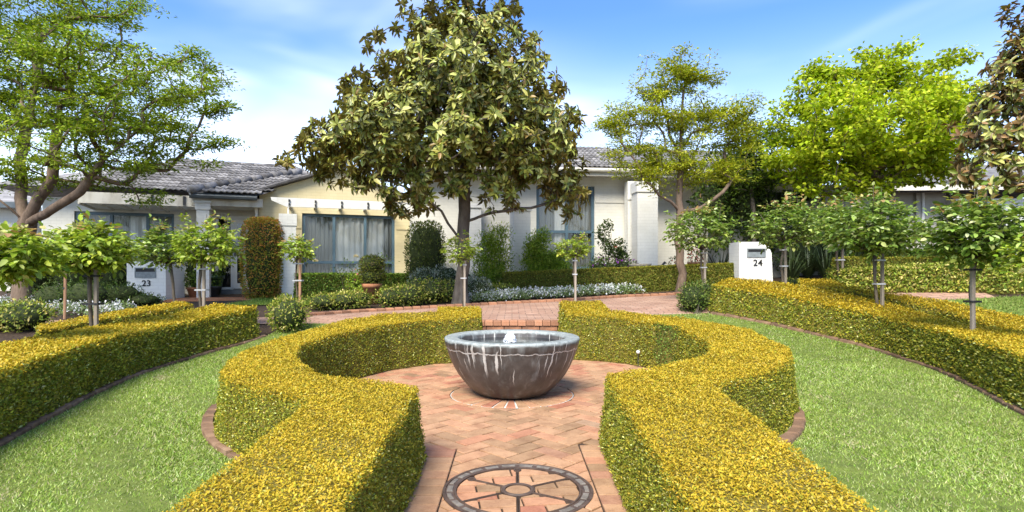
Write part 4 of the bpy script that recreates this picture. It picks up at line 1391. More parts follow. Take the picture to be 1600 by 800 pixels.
# pergola beam and glazed canopy over that window
pe = 1.25
b0, b1 = ls(122, pe), ls(306, pe)
bz1, bz0 = lz(250, 304, pe), lz(250, 321, pe)
pg = MB().box(b0, b1, -dd - pe, -dd - pe + 0.07, bz0, bz1)
pg.add([(b1, -dd - pe, bz0), (b1 + 0.45, -dd - pe, bz0 + (bz1 - bz0) * 0.6), (b1 + 0.45, -dd - pe, bz1), (b1, -dd - pe, bz1), (b1, -dd - pe + 0.07, bz0), (b1 + 0.45, -dd - pe + 0.07, bz0 + (bz1 - bz0) * 0.6), (b1 + 0.45, -dd - pe + 0.07, bz1), (b1, -dd - pe + 0.07, bz1)],
       [(0, 1, 2, 3), (7, 6, 5, 4), (0, 4, 5, 1), (1, 5, 6, 2), (2, 6, 7, 3)])
pg.build('pergola_beam', 'weathered_white', hA)
for px in (238, 288):
    s = ls(px, pe)
    MB().box(s - 0.03, s + 0.03, -dd - pe - 0.03, -dd - pe - 0.002, bz1 - 0.26, bz1 - 0.02).build('bracket', 'dark_metal', hA)
n = 6
for k in range(n + 1):
    s = b0 + (b1 - b0) * k / n
    MB().add([(s - 0.03, -dd - pe + 0.072, bz0 - 0.02), (s + 0.03, -dd - pe + 0.072, bz0 - 0.02), (s + 0.03, -dd - 0.003, lz(200, 330)), (s - 0.03, -dd - 0.003, lz(200, 330)),
              (s - 0.03, -dd - pe + 0.072, bz0 + 0.06), (s + 0.03, -dd - pe + 0.072, bz0 + 0.06), (s + 0.03, -dd - 0.003, lz(200, 330) + 0.08), (s - 0.03, -dd - 0.003, lz(200, 330) + 0.08)],
             [(3, 2, 1, 0), (4, 5, 6, 7), (0, 1, 5, 4), (1, 2, 6, 5), (2, 3, 7, 6), (3, 0, 4, 7)]).build('rafter', 'weathered_white', hA)
    if k < n:
        s2 = b0 + (b1 - b0) * (k + 1) / n
        MB().add([(s + 0.035, -dd - pe + 0.08, bz0 + 0.03), (s2 - 0.035, -dd - pe + 0.08, bz0 + 0.03), (s2 - 0.035, -dd - 0.01, lz(200, 330) + 0.05), (s + 0.035, -dd - 0.01, lz(200, 330) + 0.05)], [(0, 1, 2, 3)]).build('canopy_panel', 'white_paint', hA)
# main hip roof
mr = empty('roof', (0, 0, 0)); mr.parent = hA
ez = lz(250, 303) + 0.02
pitm = R(22)
fx0, fx1 = x0 - 1.0, s_l + 0.2
fy0 = -dd - 0.55
rise = LW.z_(330, 258, -3.2) - ez
run = rise / math.tan(pitm)
hip = run
ridge_z = ez + rise
verts = [(fx0, fy0, ez), (fx1, fy0, ez), (fx1 - 0.0, fy0 + 2 * run, ez), (fx0, fy0 + 2 * run, ez), (fx0 + hip, fy0 + run, ridge_z), (fx1 + 0.6, fy0 + run, ridge_z)]
verts[1] = (fx1 + 0.6 + hip * 0.6, fy0, ez); verts[2] = (fx1 + 0.6 + hip * 0.6, fy0 + 2 * run, ez)
MB().add(verts, [(0, 1, 5, 4), (1, 2, 5), (2, 3, 4, 5), (3, 0, 4)]).build('roof_slab', 'roof_tile', mr)
vis0 = ls(96)
nt_ = tiled_plane(mr, [(max(verts[0][0], vis0), fy0 - 0.05), (s_l + 0.3, fy0 - 0.05), (s_l + 0.9, fy0 + run), (max(verts[4][0], vis0), fy0 + run)], PI / 2, pitm, ez + 0.01)
ridge_caps(mr, verts[4], verts[5]); ridge_caps(mr, verts[5], (verts[1][0], verts[1][1], verts[1][2]))
# porch roof, hipped on its left
pz = zg + 0.06
py0 = -0.58
prun = 2.6
pl = GA.s_(297, 0.5)
pv = [(pl, py0, pz), (s_l + 0.05, py0, pz), (s_l + 1.8, py0 + prun, pz + prun * math.tan(pitm)), (pl + prun, py0 + prun, pz + prun * math.tan(pitm)), (pl, py0 + prun, pz)]
MB().add(pv, [(0, 1, 2, 3), (0, 3, 4)]).build('roof_slab', 'roof_tile', mr)
tiled_plane(mr, [(pl, py0 - 0.03), (s_l + 0.0, py0 - 0.03), (s_l + 1.2, py0 + prun * 0.8), (pl + prun * 0.8, py0 + prun * 0.8)], PI / 2, pitm, pz + 0.01)
ridge_caps(mr, (pl, py0, pz + 0.06), (pl + prun, py0 + prun, pz + prun * math.tan(pitm) + 0.06), 'hip_cap')

# ---- pergola in front of the cream wing: pillar and beam
GP = Facade(448, 14.7, 20, 0.0)
gpb = float(T(GP.o.x, GP.o.y)); GP.base = gpb
pil = GP.root('pergola', 'white brick pillar with long white pergola beam before the cream gable', 'pergola')
a0, a1 = GP.s_(437), GP.s_(462.5)
zt = GP.z_(448, 334)
MB().box(a0, a1, 0, a1 - a0, -0.4, zt - 0.30).build('pillar', 'pillar_white', pil)
MB().box(a0 - 0.02, a1 + 0.02, -0.02, a1 - a0 + 0.02, zt - 0.2995, zt).build('pillar_cap', 'pillar_white', pil)
bz1, bz0 = GP.z_(448, 309, -0.2), GP.z_(448, 323, -0.2)
MB().tube([(a0 + 0.2, 0.2, zt - 0.01), (a0 + 0.2, 0.2, bz0 + 0.02)], 0.022, 8).build('post', 'white_paint', pil)
e0, e1 = GP.s_(423, -0.2), GP.s_(640, -0.2)
hb = bz1 - bz0
side = [(e0, bz1), (e0 + 0.02, bz1 - hb * 0.35), (e0 + 0.30, bz0 + hb * 0.12), (e0 + 0.38, bz0), (e1, bz0), (e1, bz1)]
v = [(x, 0.17, z) for x, z in side] + [(x, 0.24, z) for x, z in side]
nn = len(side)
MB().add(v, [tuple(range(nn)), tuple(range(2 * nn - 1, nn - 1, -1))] + [((i + 1) % nn, i, nn + i, nn + (i + 1) % nn) for i in range(nn)]).build('beam', 'white_paint', pil)
for px in (452, 493, 534, 575, 614):
    s = GP.s_(px, -0.17)
    for k in (0.12, 0.55):
        MB().box(s - 0.022, s + 0.022, 0.135, 0.168, bz0 + hb * k, bz0 + hb * (k + 0.26)).build('bracket', 'dark_metal', pil)
    MB().box(s - 0.03, s + 0.03, 0.242, 1.6, bz0 + hb * 0.3, bz0 + hb * 0.75).build('rafter', 'white_paint', pil)

# ---- letterbox piers
def pier(px0, px1, py_top, D, yaw, depth, slope, slot, num, num_px, label, base):
    f = Facade(px0, D, yaw, base)
    root = f.root('letterbox_pier', label, 'letterbox')
    s0, s1 = f.s_(px0), f.s_(px1)
    z1 = f.z_((px0 + px1) / 2, py_top)
    t0, t1 = s0 - 0.0, s1 - slope
    v = [(s0, 0, -0.3), (s1, 0, -0.3), (s1, depth, -0.3), (s0, depth, -0.3), (s0, 0, z1), (t1, 0, z1), (t1, depth, z1), (s0, depth, z1)]
    if slope:
        v += [(s1 - 0.05, 0, z1 * 0.75), (s1 - 0.05, depth, z1 * 0.75)]
        fs_ = [(0, 1, 8, 5, 4), (3, 7, 6, 9, 2), (0, 4, 7, 3), (1, 2, 9, 8), (8, 9, 6, 5), (4, 5, 6, 7)]
    else:
        fs_ = [(0, 1, 5, 4), (3, 7, 6, 2), (0, 4, 7, 3), (1, 2, 6, 5), (4, 5, 6, 7)]
    MB().add(v, fs_).build('pier', 'pillar_white', root)
    q0, q1, r0, r1 = slot
    a, b_ = f.s_(q0), f.s_(q1)
    za, zb = f.z_((q0 + q1) / 2, r1), f.z_((q0 + q1) / 2, r0)
    lb = MB()
    fw_ = 0.022
    lb.box(a, b_, -0.022, -0.003, zb - fw_, zb); lb.box(a, b_, -0.022, -0.003, za, za + fw_); lb.box(a, a + fw_, -0.022, -0.003, za + fw_, zb - fw_); lb.box(b_ - fw_, b_, -0.022, -0.003, za + fw_, zb - fw_)
    lbx = lb.build('letterbox', 'letter_slot', root)
    hh = zb - za
    MB().box(a + fw_, b_ - fw_, -0.014, -0.003, za + fw_, za + hh * 0.58).build('flap', 'letter_slot', lbx)
    MB().box(a + fw_, b_ - fw_, -0.010, -0.003, za + hh * 0.58, zb - fw_).build('slot', 'numeral_black', lbx)
    for i, ch in enumerate(num):
        cu = bpy.data.curves.new('numeral', 'FONT')
        cu.body = ch; cu.size = 0.205; cu.extrude = 0.006; cu.align_x = 'CENTER'; cu.align_y = 'CENTER'; cu.offset = 0.003
        to = bpy.data.objects.new('numeral', cu); col.objects.link(to)
        bpy.context.view_layer.update()
        me = bpy.data.meshes.new_from_object(to.evaluated_get(bpy.context.evaluated_depsgraph_get()))
        bpy.data.objects.remove(to)
        me.materials.clear(); me.materials.append(MATS['numeral_black'])
        o = bpy.data.objects.new('numeral', me)
        link(o, root)
        pxx, pyy = num_px[0] + (i - 0.5) * num_px[2], num_px[1]
        o.location = (f.s_(pxx), -0.009, f.z_(pxx, pyy)); o.rotation_euler = (PI / 2, 0, 0)
    return root

pier(198, 259, 408, 13.9, 6, 1.0, 0.0, (211, 244, 418, 434), '23', (229, 443, 7.2), 'wide white brick letterbox pier numbered 23', float(T(-9, 14)))
pier(1155, 1209, 378, 13.2, 0, 0.62, 0.16, (1167, 1196, 388, 402), '24', (1184, 411, 7.6), 'white letterbox pier with slanted side numbered 24', float(T(5.6, 13.2)))

# ---- house 24, white, behind the long hedge
BB = 0.62
HB = Facade(930, 17.0, 6, BB)
hB = HB.root('brick_house', 'white brick house with tall blue framed window behind the long hedge', 'house')
w0, w1, wz0, wz1 = HB.s_(838), HB.s_(929), HB.z_(900, 421), HB.z_(900, 291)
ze = HB.z_(900, 276)
m = wall_with_hole(MB(), HB.s_(640), HB.s_(979), -0.6, ze, [(w0, w1, wz0, wz1)], 0.0, -0.25)
m.build('front_wall', 'white_wall', hB)
window(hB, w0, w1, wz0, wz1, [HB.s_(886)], [HB.z_(900, 362)], -0.08, 0.08, [('curtain_sheer', w0, w1, wz0, wz1, -0.22, 0.025, 0.13), ('curtain_white', HB.s_(868), HB.s_(886), wz0, wz1, -0.18, 0.02, 0.16)])
box('sill', 'white_wall', hB, w0 - 0.05, w1 + 0.05, -0.06, -0.003, wz0 - 0.09, wz0 - 0.003)
box('string_course', 'white_wall', hB, w1 + 0.02, HB.s_(976), -0.022, -0.003, HB.z_(950, 317), HB.z_(950, 314.5))
# louvre strip, pilaster with oval plaque, big column
lv0, lv1 = HB.s_(977), HB.s_(984)
box('louvre_frame', 'shutter_wood', hB, lv0, lv1, 0.02, 0.06, -0.2, HB.z_(980, 290))
for k in range(26):
    z = 0.1 + k * (HB.z_(980, 292) - 0.1) / 26
    MB().box(lv0, lv1, -0.03, 0.018, z, z + 0.05).build('louvre_slat', 'grey_wall', hB)
box('pilaster', 'pillar_white', hB, HB.s_(981, 0.5), HB.s_(997, 0.5), -0.5, -0.15, -0.5, HB.z_(989, 283, 0.5))
box('pilaster_band', 'pillar_white', hB, HB.s_(980.5, 0.52), HB.s_(997.4, 0.52), -0.525, -0.5025, HB.z_(989, 312, 0.5), HB.z_(989, 308, 0.5))
pq = MB()
cxp, czp = HB.s_(993, 0.5), HB.z_(993, 328, 0.5)
v = [(cxp + 0.10 * math.cos(t * PI / 12), -0.53, czp + 0.145 * math.sin(t * PI / 12)) for t in range(24)]
v += [(a, -0.505, c) for a, _, c in v]
pq.add(v, [tuple(range(24)), tuple(range(47, 23, -1))] + [((i + 1) % 24, i, 24 + i, 24 + (i + 1) % 24) for i in range(24)])
pqo = pq.build('number_plaque', 'door_white', hB)
for dx, dz_, rr in ((-0.03, 0.03, 0.028), (0.03, -0.02, 0.03), (0.0, -0.06, 0.02), (0.03, 0.05, 0.02)):
    MB().tube([(cxp + dx - rr, -0.533, czp + dz_), (cxp + dx + rr, -0.533, czp + dz_ + 0.03)], 0.008, 5).build('plaque_motif', 'blue_frame', pqo)
box('column', 'pillar_white', hB, HB.s_(996, 1.3), HB.s_(1028, 1.3), -1.3, -0.78, -0.6, HB.z_(1010, 300, 1.3))
box('column_cap', 'pillar_white', hB, HB.s_(995, 1.33), HB.s_(1029, 1.33), -1.33, -0.75, HB.z_(1010, 299.8, 1.3), HB.z_(1010, 283, 1.3))
# entry recess right of the column
box('entry_wall', 'white_wall', hB, HB.s_(984), HB.s_(1112), 0.55, 0.80, -0.6, ze)
box('string_course', 'white_wall', hB, HB.s_(1030, -0.5), HB.s_(1110, -0.5), 0.525, 0.547, HB.z_(1050, 320, -0.5), HB.z_(1050, 317, -0.5))
box('side_wall', 'white_wall', hB, HB.s_(1112) , HB.s_(1112) + 0.25, -1.4, 0.79, -0.6, ze)
# right wing in the shade of the trees: shuttered windows
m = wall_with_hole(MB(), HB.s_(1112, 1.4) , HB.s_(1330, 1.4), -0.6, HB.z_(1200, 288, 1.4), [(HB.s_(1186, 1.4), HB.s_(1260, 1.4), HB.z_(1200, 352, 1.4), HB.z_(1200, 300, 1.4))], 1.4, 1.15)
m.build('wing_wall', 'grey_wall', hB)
for k in range(16):
    a = HB.s_(1186, 1.4); b_ = HB.s_(1260, 1.4)
    x = a + (b_ - a) * k / 16
    MB().box(x + 0.004, x + (b_ - a) / 16 - 0.004, -1.34, -1.30, HB.z_(1200, 352, 1.4), HB.z_(1200, 300, 1.4)).build('shutter_board', 'shutter_wood', hB)
box('fascia', 'weathered_white', hB, HB.s_(1150, 1.9), HB.s_(1335, 1.9), -1.9, -1.8, HB.z_(1200, 295, 1.9), HB.z_(1200, 287, 1.9))
# eaves and roof
box('fascia', 'weathered_white', hB, HB.s_(636, 0.55), HB.s_(1120, 0.55), -0.55, -0.45, ze - 0.06, ze + 0.14)
box('soffit', 'white_paint', hB, HB.s_(636, 0.55), HB.s_(1120, 0.55), -0.449, 0.8, ze + 0.003, ze + 0.04)
MB().tube([(HB.s_(636, 0.6), -0.61, ze + 0.10), (HB.s_(1120, 0.6), -0.61, ze + 0.10)], 0.06, 8).build('gutter', 'weathered_white', hB)
rB = empty('roof', (0, 0, 0)); rB.parent = hB
ra, rb = HB.s_(630, 0.6), HB.s_(1350, 0.6)
rr_ = 3.1
MB().add([(ra, -0.6, ze + 0.15), (rb, -0.6, ze + 0.15), (rb - rr_, -0.6 + rr_, ze + 0.15 + rr_ * math.tan(R(22))), (ra + rr_, -0.6 + rr_, ze + 0.15 + rr_ * math.tan(R(22))), (rb, -0.6 + 2 * rr_, ze + 0.15), (ra, -0.6 + 2 * rr_, ze + 0.15)],
         [(0, 1, 2, 3), (1, 4, 2), (4, 5, 3, 2), (5, 0, 3)]).build('roof_slab', 'roof_tile', rB)
tiled_plane(rB, [(HB.s_(905, 0.6), -0.62), (HB.s_(1000, 0.6), -0.62), (HB.s_(1000, 0.6), -0.6 + rr_), (HB.s_(905, 0.6), -0.6 + rr_)], PI / 2, R(22), ze + 0.16)

# ---- free-standing white pillars by the right house
def pillar(px0, px1, py, D, label, yaw=14, cap=False):
    f = Facade((px0 + px1) / 2, D, yaw, float(T(col_at((px0 + px1) / 2, D), D)))
    root = f.root('brick_pillar', label, 'pillar')
    a0, a1 = f.s_(px0), f.s_(px1)
    z = f.z_((px0 + px1) / 2, py)
    MB().box(a0, a1, 0, a1 - a0, -0.3, z - 0.12).build('shaft', 'pillar_white', root)
    MB().box(a0 - 0.03, a1 + 0.03, -0.03, a1 - a0 + 0.03, z - 0.1195, z).build('cap', 'pillar_white', root)
pillar(803, 829, 322, 15.2, 'white brick pillar between the feathery shrubs at the hedge end')
pillar(733, 752, 318, 16.2, 'narrow white brick pillar seen right behind the magnolia trunk')

# ---- far right house
HC = Facade(1440, 19.0, -4, 0.9)
hC = HC.root('brick_house', 'grey brick house wall with white downpipe at far right', 'house')
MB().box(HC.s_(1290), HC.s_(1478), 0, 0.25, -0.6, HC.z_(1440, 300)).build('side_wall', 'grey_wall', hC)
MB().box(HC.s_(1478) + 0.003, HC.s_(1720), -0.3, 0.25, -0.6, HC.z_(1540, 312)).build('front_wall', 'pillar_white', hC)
MB().tube([(HC.s_(1440), -0.06, -0.4), (HC.s_(1440), -0.06, HC.z_(1440, 302))], 0.05, 8).build('downpipe', 'white_paint', hC)
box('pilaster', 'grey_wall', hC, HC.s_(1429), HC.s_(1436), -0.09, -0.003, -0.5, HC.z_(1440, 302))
MB().box(HC.s_(1340), HC.s_(1720), -0.9, -0.8, HC.z_(1440, 303), HC.z_(1440, 292)).build('fascia', 'weathered_white', hC)
za = HC.z_(1440, 292)
MB().add([(HC.s_(1335), -0.95, za), (HC.s_(1725), -0.95, za), (HC.s_(1725) - 3, 2.5, za + 1.3), (HC.s_(1335) + 3, 2.5, za + 1.3), (HC.s_(1335), 6, za), (HC.s_(1725), 6, za)], [(0, 1, 2, 3), (4, 0, 3), (1, 5, 2), (5, 4, 3, 2)]).build('roof', 'roof_tile', hC)
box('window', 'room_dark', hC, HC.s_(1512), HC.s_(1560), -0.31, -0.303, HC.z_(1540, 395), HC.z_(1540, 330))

# ---- far left house
HD = Facade(40, 18.0, 12, 0.35)
hD = HD.root('brick_house', 'pale brick house at the far left behind the spreading tree', 'house')
MB().box(HD.s_(-120), HD.s_(58), 0, 0.25, -0.5, HD.z_(30, 322)).build('side_wall', 'white_wall', hD)
MB().box(HD.s_(-120), HD.s_(20), -2.2, -1.95, -0.5, HD.z_(0, 405, 2.0)).build('garden_wall', 'pillar_white', hD)
za = HD.z_(30, 322)
box('fascia', 'gutter_metal', hD, HD.s_(-125), HD.s_(66), -0.5, -0.42, za - 0.1, za + 0.08)
MB().add([(HD.s_(-125), -0.5, za + 0.08), (HD.s_(66), -0.5, za + 0.08), (HD.s_(66) - 1.4, 1.8, za + 0.95), (HD.s_(-125), 1.8, za + 0.95), (HD.s_(66), 5, za + 0.08)], [(0, 1, 2, 3), (1, 4, 2)]).build('roof', 'roof_tile', hD)

# ------------------------------------------------------------------ shrubs
def ell_points(n, c, r, power=2.0, shell=0.35):
    """points near the surface of a (super)ellipsoid, with outward directions"""
    d = rand_dirs(n)
    if power > 2:
        k = (np.abs(d) ** power).sum(1) ** (-1 / power)
    else:
        k = np.ones(n)
    k *= 1 - shell * rng.uniform(0, 1, n) ** 1.8
    return np.array(c) + d * k[:, None] * np.array(r), unit(d / np.array(r))

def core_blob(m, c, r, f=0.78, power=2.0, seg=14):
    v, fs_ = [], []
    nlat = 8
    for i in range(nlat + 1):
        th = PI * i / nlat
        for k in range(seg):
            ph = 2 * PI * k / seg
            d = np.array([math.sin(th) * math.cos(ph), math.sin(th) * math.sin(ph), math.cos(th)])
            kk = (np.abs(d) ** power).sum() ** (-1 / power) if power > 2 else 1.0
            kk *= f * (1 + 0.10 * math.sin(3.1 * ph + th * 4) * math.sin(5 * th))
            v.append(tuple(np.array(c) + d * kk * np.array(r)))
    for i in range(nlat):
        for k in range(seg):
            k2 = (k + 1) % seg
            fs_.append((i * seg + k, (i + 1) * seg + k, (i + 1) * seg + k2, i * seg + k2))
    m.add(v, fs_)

def bush(name, label, base, lobes, n, leaf, pal, mat='soft_leaf', cat='shrub', group=None, power=2.0, aspect=0.5, shell=0.35, up_=0.5, rnd=0.7, core=0.76, flowers=None, stems=0, tmpl=LEAF2, lumpy=0.08, spray=0):
    """lobes: (dx, dy, dz, rx, ry, rz) about the base"""
    root = empty(name, base, 0, label, cat, group)
    vol = np.array([l[3] * l[4] + l[3] * l[5] + l[4] * l[5] for l in lobes])
    cnt = np.maximum(1, (n * vol / vol.sum()).astype(int))
    Ps, Ds = [], []
    cm = MB()
    for l, c in zip(lobes, cnt):
        if spray:
            cp_, cd_ = ell_points(max(3, c // spray), l[:3], l[3:], power, shell)
            p = np.repeat(cp_, spray, 0) + rng.normal(0, leaf * 0.8, (len(cp_) * spray, 3))
            d = np.repeat(cd_, spray, 0)
        else:
            p, d = ell_points(c, l[:3], l[3:], power, shell)
        p = p + d * (lumpy * min(l[3:]) * lump(p[:, 0] + base[0], p[:, 1] + base[1], p[:, 2], 2.0 / max(0.3, max(l[3:]))))[:, None]
        Ps.append(p); Ds.append(d)
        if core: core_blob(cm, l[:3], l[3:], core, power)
    P, Dn = np.concatenate(Ps), np.concatenate(Ds)
    ok = P[:, 2] > -0.02
    P, Dn = P[ok], Dn[ok]
    k = len(P)
    ax = unit(Dn * 0.6 + rng.normal(0, rnd, (k, 3)) + np.array([0, 0, up_ * 0.5]))
    nr = unit(Dn * 0.7 + np.array([0, 0, up_]) + rng.normal(0, 0.4, (k, 3)))
    ln = leaf * rng.uniform(0.7, 1.3, k)
    leaves('foliage', mat, root, P, ax, nr, ln, ln * aspect * rng.uniform(0.85, 1.15, k), palette(k, *pal, jit=0.2), tmpl)
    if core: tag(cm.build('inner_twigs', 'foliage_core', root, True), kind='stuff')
    if stems:
        sm = MB()
        for i in range(stems):
            t = P[rng.integers(k)]
            sm.tube([(rng.normal(0, 0.03), rng.normal(0, 0.03), -0.03), (t[0] * 0.4, t[1] * 0.4, t[2] * 0.5), tuple(t * 0.95)], [0.016, 0.010, 0.004], 5)
        sm.build('stems', 'rose_stem', root)
    if flowers:
        fn, fl, fpal = flowers
        i = rng.choice(k, fn)
        fp = P[i] + Dn[i] * leaf * 0.6
        mm_ = 5
        fp = np.repeat(fp, mm_, 0); fd = np.repeat(Dn[i], mm_, 0)
        f_ax = unit(rng.normal(0, 1, (len(fp), 3)) + fd * 0.4)
        leaves('blossom', 'petal', root, fp, f_ax, fd + rng.normal(0, 0.3, fd.shape), fl, fl * 0.8, palette(len(fp), *fpal, jit=0.08))
    return root

def on(px, D, dz=0.0):
    x = col_at(px, D)
    return (x, D, float(T(x, D)) + dz)
def px2m(w, D):
    return w * D / F
WHITE = ([(0.80, 0.80, 0.78), (0.72, 0.73, 0.74)], [2, 1])
AZ = VARI
DARK = ([(0.05, 0.085, 0.016), (0.08, 0.125, 0.022), (0.03, 0.05, 0.010), (0.13, 0.18, 0.04)], [3, 3, 2, 1])
SILV = ([(0.42, 0.45, 0.40), (0.30, 0.34, 0.29), (0.55, 0.57, 0.53), (0.2, 0.25, 0.18)], [3, 3, 2, 1.5])
FEATH = ([(0.22, 0.33, 0.03), (0.32, 0.42, 0.045), (0.13, 0.21, 0.02), (0.42, 0.50, 0.08)], [3, 3, 2, 1])
PHOT = ([(0.22, 0.25, 0.028), (0.33, 0.29, 0.035), (0.54, 0.25, 0.06), (0.45, 0.24, 0.05), (0.12, 0.15, 0.02)], [4, 3, 2.4, 2.6, 1.5])

# photinia column beside the entrance
b = on(411, 14.5)
ph = bush('photinia_column', 'tall clipped column shrub with reddish new leaves beside the entrance', b, [(0, 0, 0.98, 0.43, 0.43, 1.02)], 8500, 0.062, PHOT, power=5.0, aspect=0.48, shell=0.12, core=0.84, lumpy=0.05)
k_ = 900
p_, d_ = ell_points(k_, (0, 0, 1.62), (0.44, 0.44, 0.40), 3.0, 0.1)
leaves('red_shoots', 'soft_leaf', ph, p_, unit(d_ + rng.normal(0, 0.5, (k_, 3)) + np.array([0, 0, 0.5])), d_ + rng.normal(0, 0.4, (k_, 3)), 0.06, 0.024, palette(k_, [(0.46, 0.15, 0.05), (0.38, 0.20, 0.05), (0.50, 0.24, 0.09)], [1, 1, 1]))
# green column right of the cream wall
bush('column_shrub', 'dense dark green upright shrub at the corner of the cream house', on(665, 15.4), [(0, 0, 0.95, 0.50, 0.5, 1.0)], 3800, 0.07, ([(0.08, 0.11, 0.018), (0.13, 0.16, 0.03), (0.04, 0.055, 0.012), (0.30, 0.31, 0.12)], [4, 3, 3, 1]), power=4.0, shell=0.2, core=0.84)
# topiary in terracotta pot
b = on(581, 12.9)
tp_ = bush('potted_topiary', 'rounded clipped shrub growing in a tall terracotta pot', (b[0], b[1], b[2]), [(0, 0, 0.86, 0.29, 0.29, 0.22), (0, 0, 0.62, 0.31, 0.29, 0.20)], 2600, 0.05, ([(0.12, 0.15, 0.02), (0.22, 0.24, 0.03), (0.06, 0.08, 0.016), (0.15, 0.12, 0.06)], [3, 3, 2, 2]), shell=0.25, cat='potted plant', core=0.82)
MB().lathe([(0.0, 0.0), (0.13, 0.0), (0.19, 0.36), (0.215, 0.36), (0.225, 0.45), (0.20, 0.45), (0.19, 0.40), (0.0, 0.40)], 28).build('pot', 'terracotta', tp_, True)
# silver shrub
b = on(684, 13.6)
bush('silver_shrub', 'pale silver leaved shrub near the magnolia trunk', b, [(-0.3, 0, 0.42, 0.42, 0.4, 0.34), (0.2, 0.1, 0.45, 0.42, 0.4, 0.40), (0.62, 0, 0.36, 0.32, 0.36, 0.36)], 3600, 0.05, SILV, aspect=0.3, up_=0.9, flowers=(60, 0.03, WHITE))
bush('silver_shrub', 'low silver leaved bush to the right of the magnolia trunk', on(745, 12.9), [(0, 0, 0.24, 0.36, 0.3, 0.3)], 1300, 0.05, SILV, aspect=0.3, up_=0.9)
# azalea bushes along the far side of the road
for px, D, w, h_, lab in ((520, 11.6, 42, 0.34, 'azalea bush beside the small rose tree at the road'), (548, 11.9, 32, 0.36, 'azalea bush left of the terracotta pot'), (624, 12.2, 38, 0.46, 'wide azalea bush right of the terracotta pot'),
                         (660, 12.7, 46, 0.56, 'tall azalea bush left of the magnolia trunk'), (690, 12.8, 40, 0.50, 'azalea bush touching the magnolia trunk on its left'), (772, 13.2, 38, 0.34, 'low azalea bush right of the magnolia trunk above white flowers')):
    r_ = px2m(w, D)
    bush('azalea_bush', lab, on(px, D), [(-r_ * 0.3, 0, h_ * 0.45, r_ * 0.75, r_ * 0.6, h_ * 0.52), (r_ * 0.35, 0.05, h_ * 0.5, r_ * 0.7, r_ * 0.6, h_ * 0.5)], 1500, 0.055, AZ, group='azaleas along the road', shell=0.4, lumpy=0.2, stems=6)
# azaleas at the ends of the long hedges
b = at(447, 521)
bush('azalea_bush', 'leafy azalea bush at the end of the long left hedge', (b.x, b.y, b.z), [(0, 0.1, 0.27, 0.30, 0.34, 0.30), (-0.12, 0.3, 0.30, 0.24, 0.3, 0.28)], 2600, 0.045, AZ, shell=0.4, lumpy=0.2, stems=8)
b = at(1090, 492)
bush('azalea_bush', 'glossy green bush at the end of the long right hedge', (b.x, b.y, b.z), [(0, 0.25, 0.26, 0.26, 0.3, 0.26), (0.25, 0.55, 0.3, 0.3, 0.3, 0.24)], 2600, 0.045, ([(0.08, 0.13, 0.02), (0.16, 0.21, 0.035), (0.04, 0.065, 0.012), (0.32, 0.34, 0.1)], [3, 3, 2, 1]), shell=0.35, lumpy=0.2, stems=8)
bush('azalea_bush', 'small variegated bush at the foot of letterbox 24', on(1160, 11.2), [(-0.25, 0, 0.10, 0.35, 0.3, 0.2), (0.3, 0, 0.10, 0.35, 0.3, 0.18)], 1400, 0.045, AZ, shell=0.4, lumpy=0.2, flowers=(60, 0.025, WHITE))
bush('azalea_bush', 'low variegated bush beside the golden hedge end and letterbox 24', on(1238, 11.0), [(0, 0, 0.12, 0.26, 0.3, 0.2)], 900, 0.045, AZ, shell=0.4, lumpy=0.2)
# feathery conifers either side of the white pillar
for px, D, rx, h_, lab in ((770, 14.6, 0.52, 1.45, 'feathery bright green shrub between magnolia trunk and white pillar'), (838, 14.75, 0.33, 1.3, 'feathery bright green shrub right of the white pillar'), (866, 14.9, 0.42, 0.85, 'loose light green shrub below the tall blue window')):
    lob = []
    for k in range(9):
        t = (k + 0.5) / 9
        a = k * 2.4
        lob.append((rx * 0.45 * math.cos(a), rx * 0.4 * math.sin(a), 0.15 + h_ * t, rx * (0.75 - 0.35 * t), rx * (0.7 - 0.3 * t), h_ * 0.15))
    bush('feathery_shrub', lab, on(px, D), lob, 7200, 0.09, FEATH, aspect=0.26, shell=0.95, up_=0.9, core=0, lumpy=0.3, spray=9, stems=7)
# camellia by the white house, flowers beneath
for px, D, h_, lab in ((948, 15.6, 1.75, 'tall open camellia shrub against the white wall'), (970, 15.5, 1.2, 'small camellia with a few red blooms beside the louvre')):
    lob = [(rng.normal(0, 0.16), rng.normal(0, 0.12), h_ * (0.3 + 0.66 * k / 6), 0.27 - 0.02 * k, 0.25, 0.2) for k in range(7)]
    bush('camellia_shrub', lab, on(px, D), lob, 1100, 0.075, DARK, mat='rose_leaf', shell=0.9, core=0, stems=9, flowers=(3, 0.05, ([(0.6, 0.12, 0.05)], [1])) if px == 970 else None, tmpl=LEAF6)
bush('flowering_plant', 'plant with purple flowers in front of the white wall', on(962, 14.9), [(-0.25, 0, 0.52, 0.45, 0.2, 0.3), (0.25, 0, 0.50, 0.40, 0.2, 0.28)], 1500, 0.07, ([(0.14, 0.2, 0.05), (0.22, 0.27, 0.08), (0.08, 0.12, 0.03)], [1, 1, 1]), aspect=0.3, core=0.6, flowers=(70, 0.045, ([(0.35, 0.06, 0.42), (0.45, 0.12, 0.5)], [1, 1])))
bush('flowering_plant', 'mixed plants with tiny white flowers below the tall blue window', on(908, 14.9), [(-0.4, 0, 0.42, 0.5, 0.2, 0.26), (0.45, 0, 0.48, 0.5, 0.2, 0.30)], 1900, 0.06, ([(0.18, 0.25, 0.05), (0.27, 0.33, 0.09), (0.09, 0.13, 0.03)], [1, 1, 1]), aspect=0.3, core=0.6, flowers=(80, 0.03, WHITE))
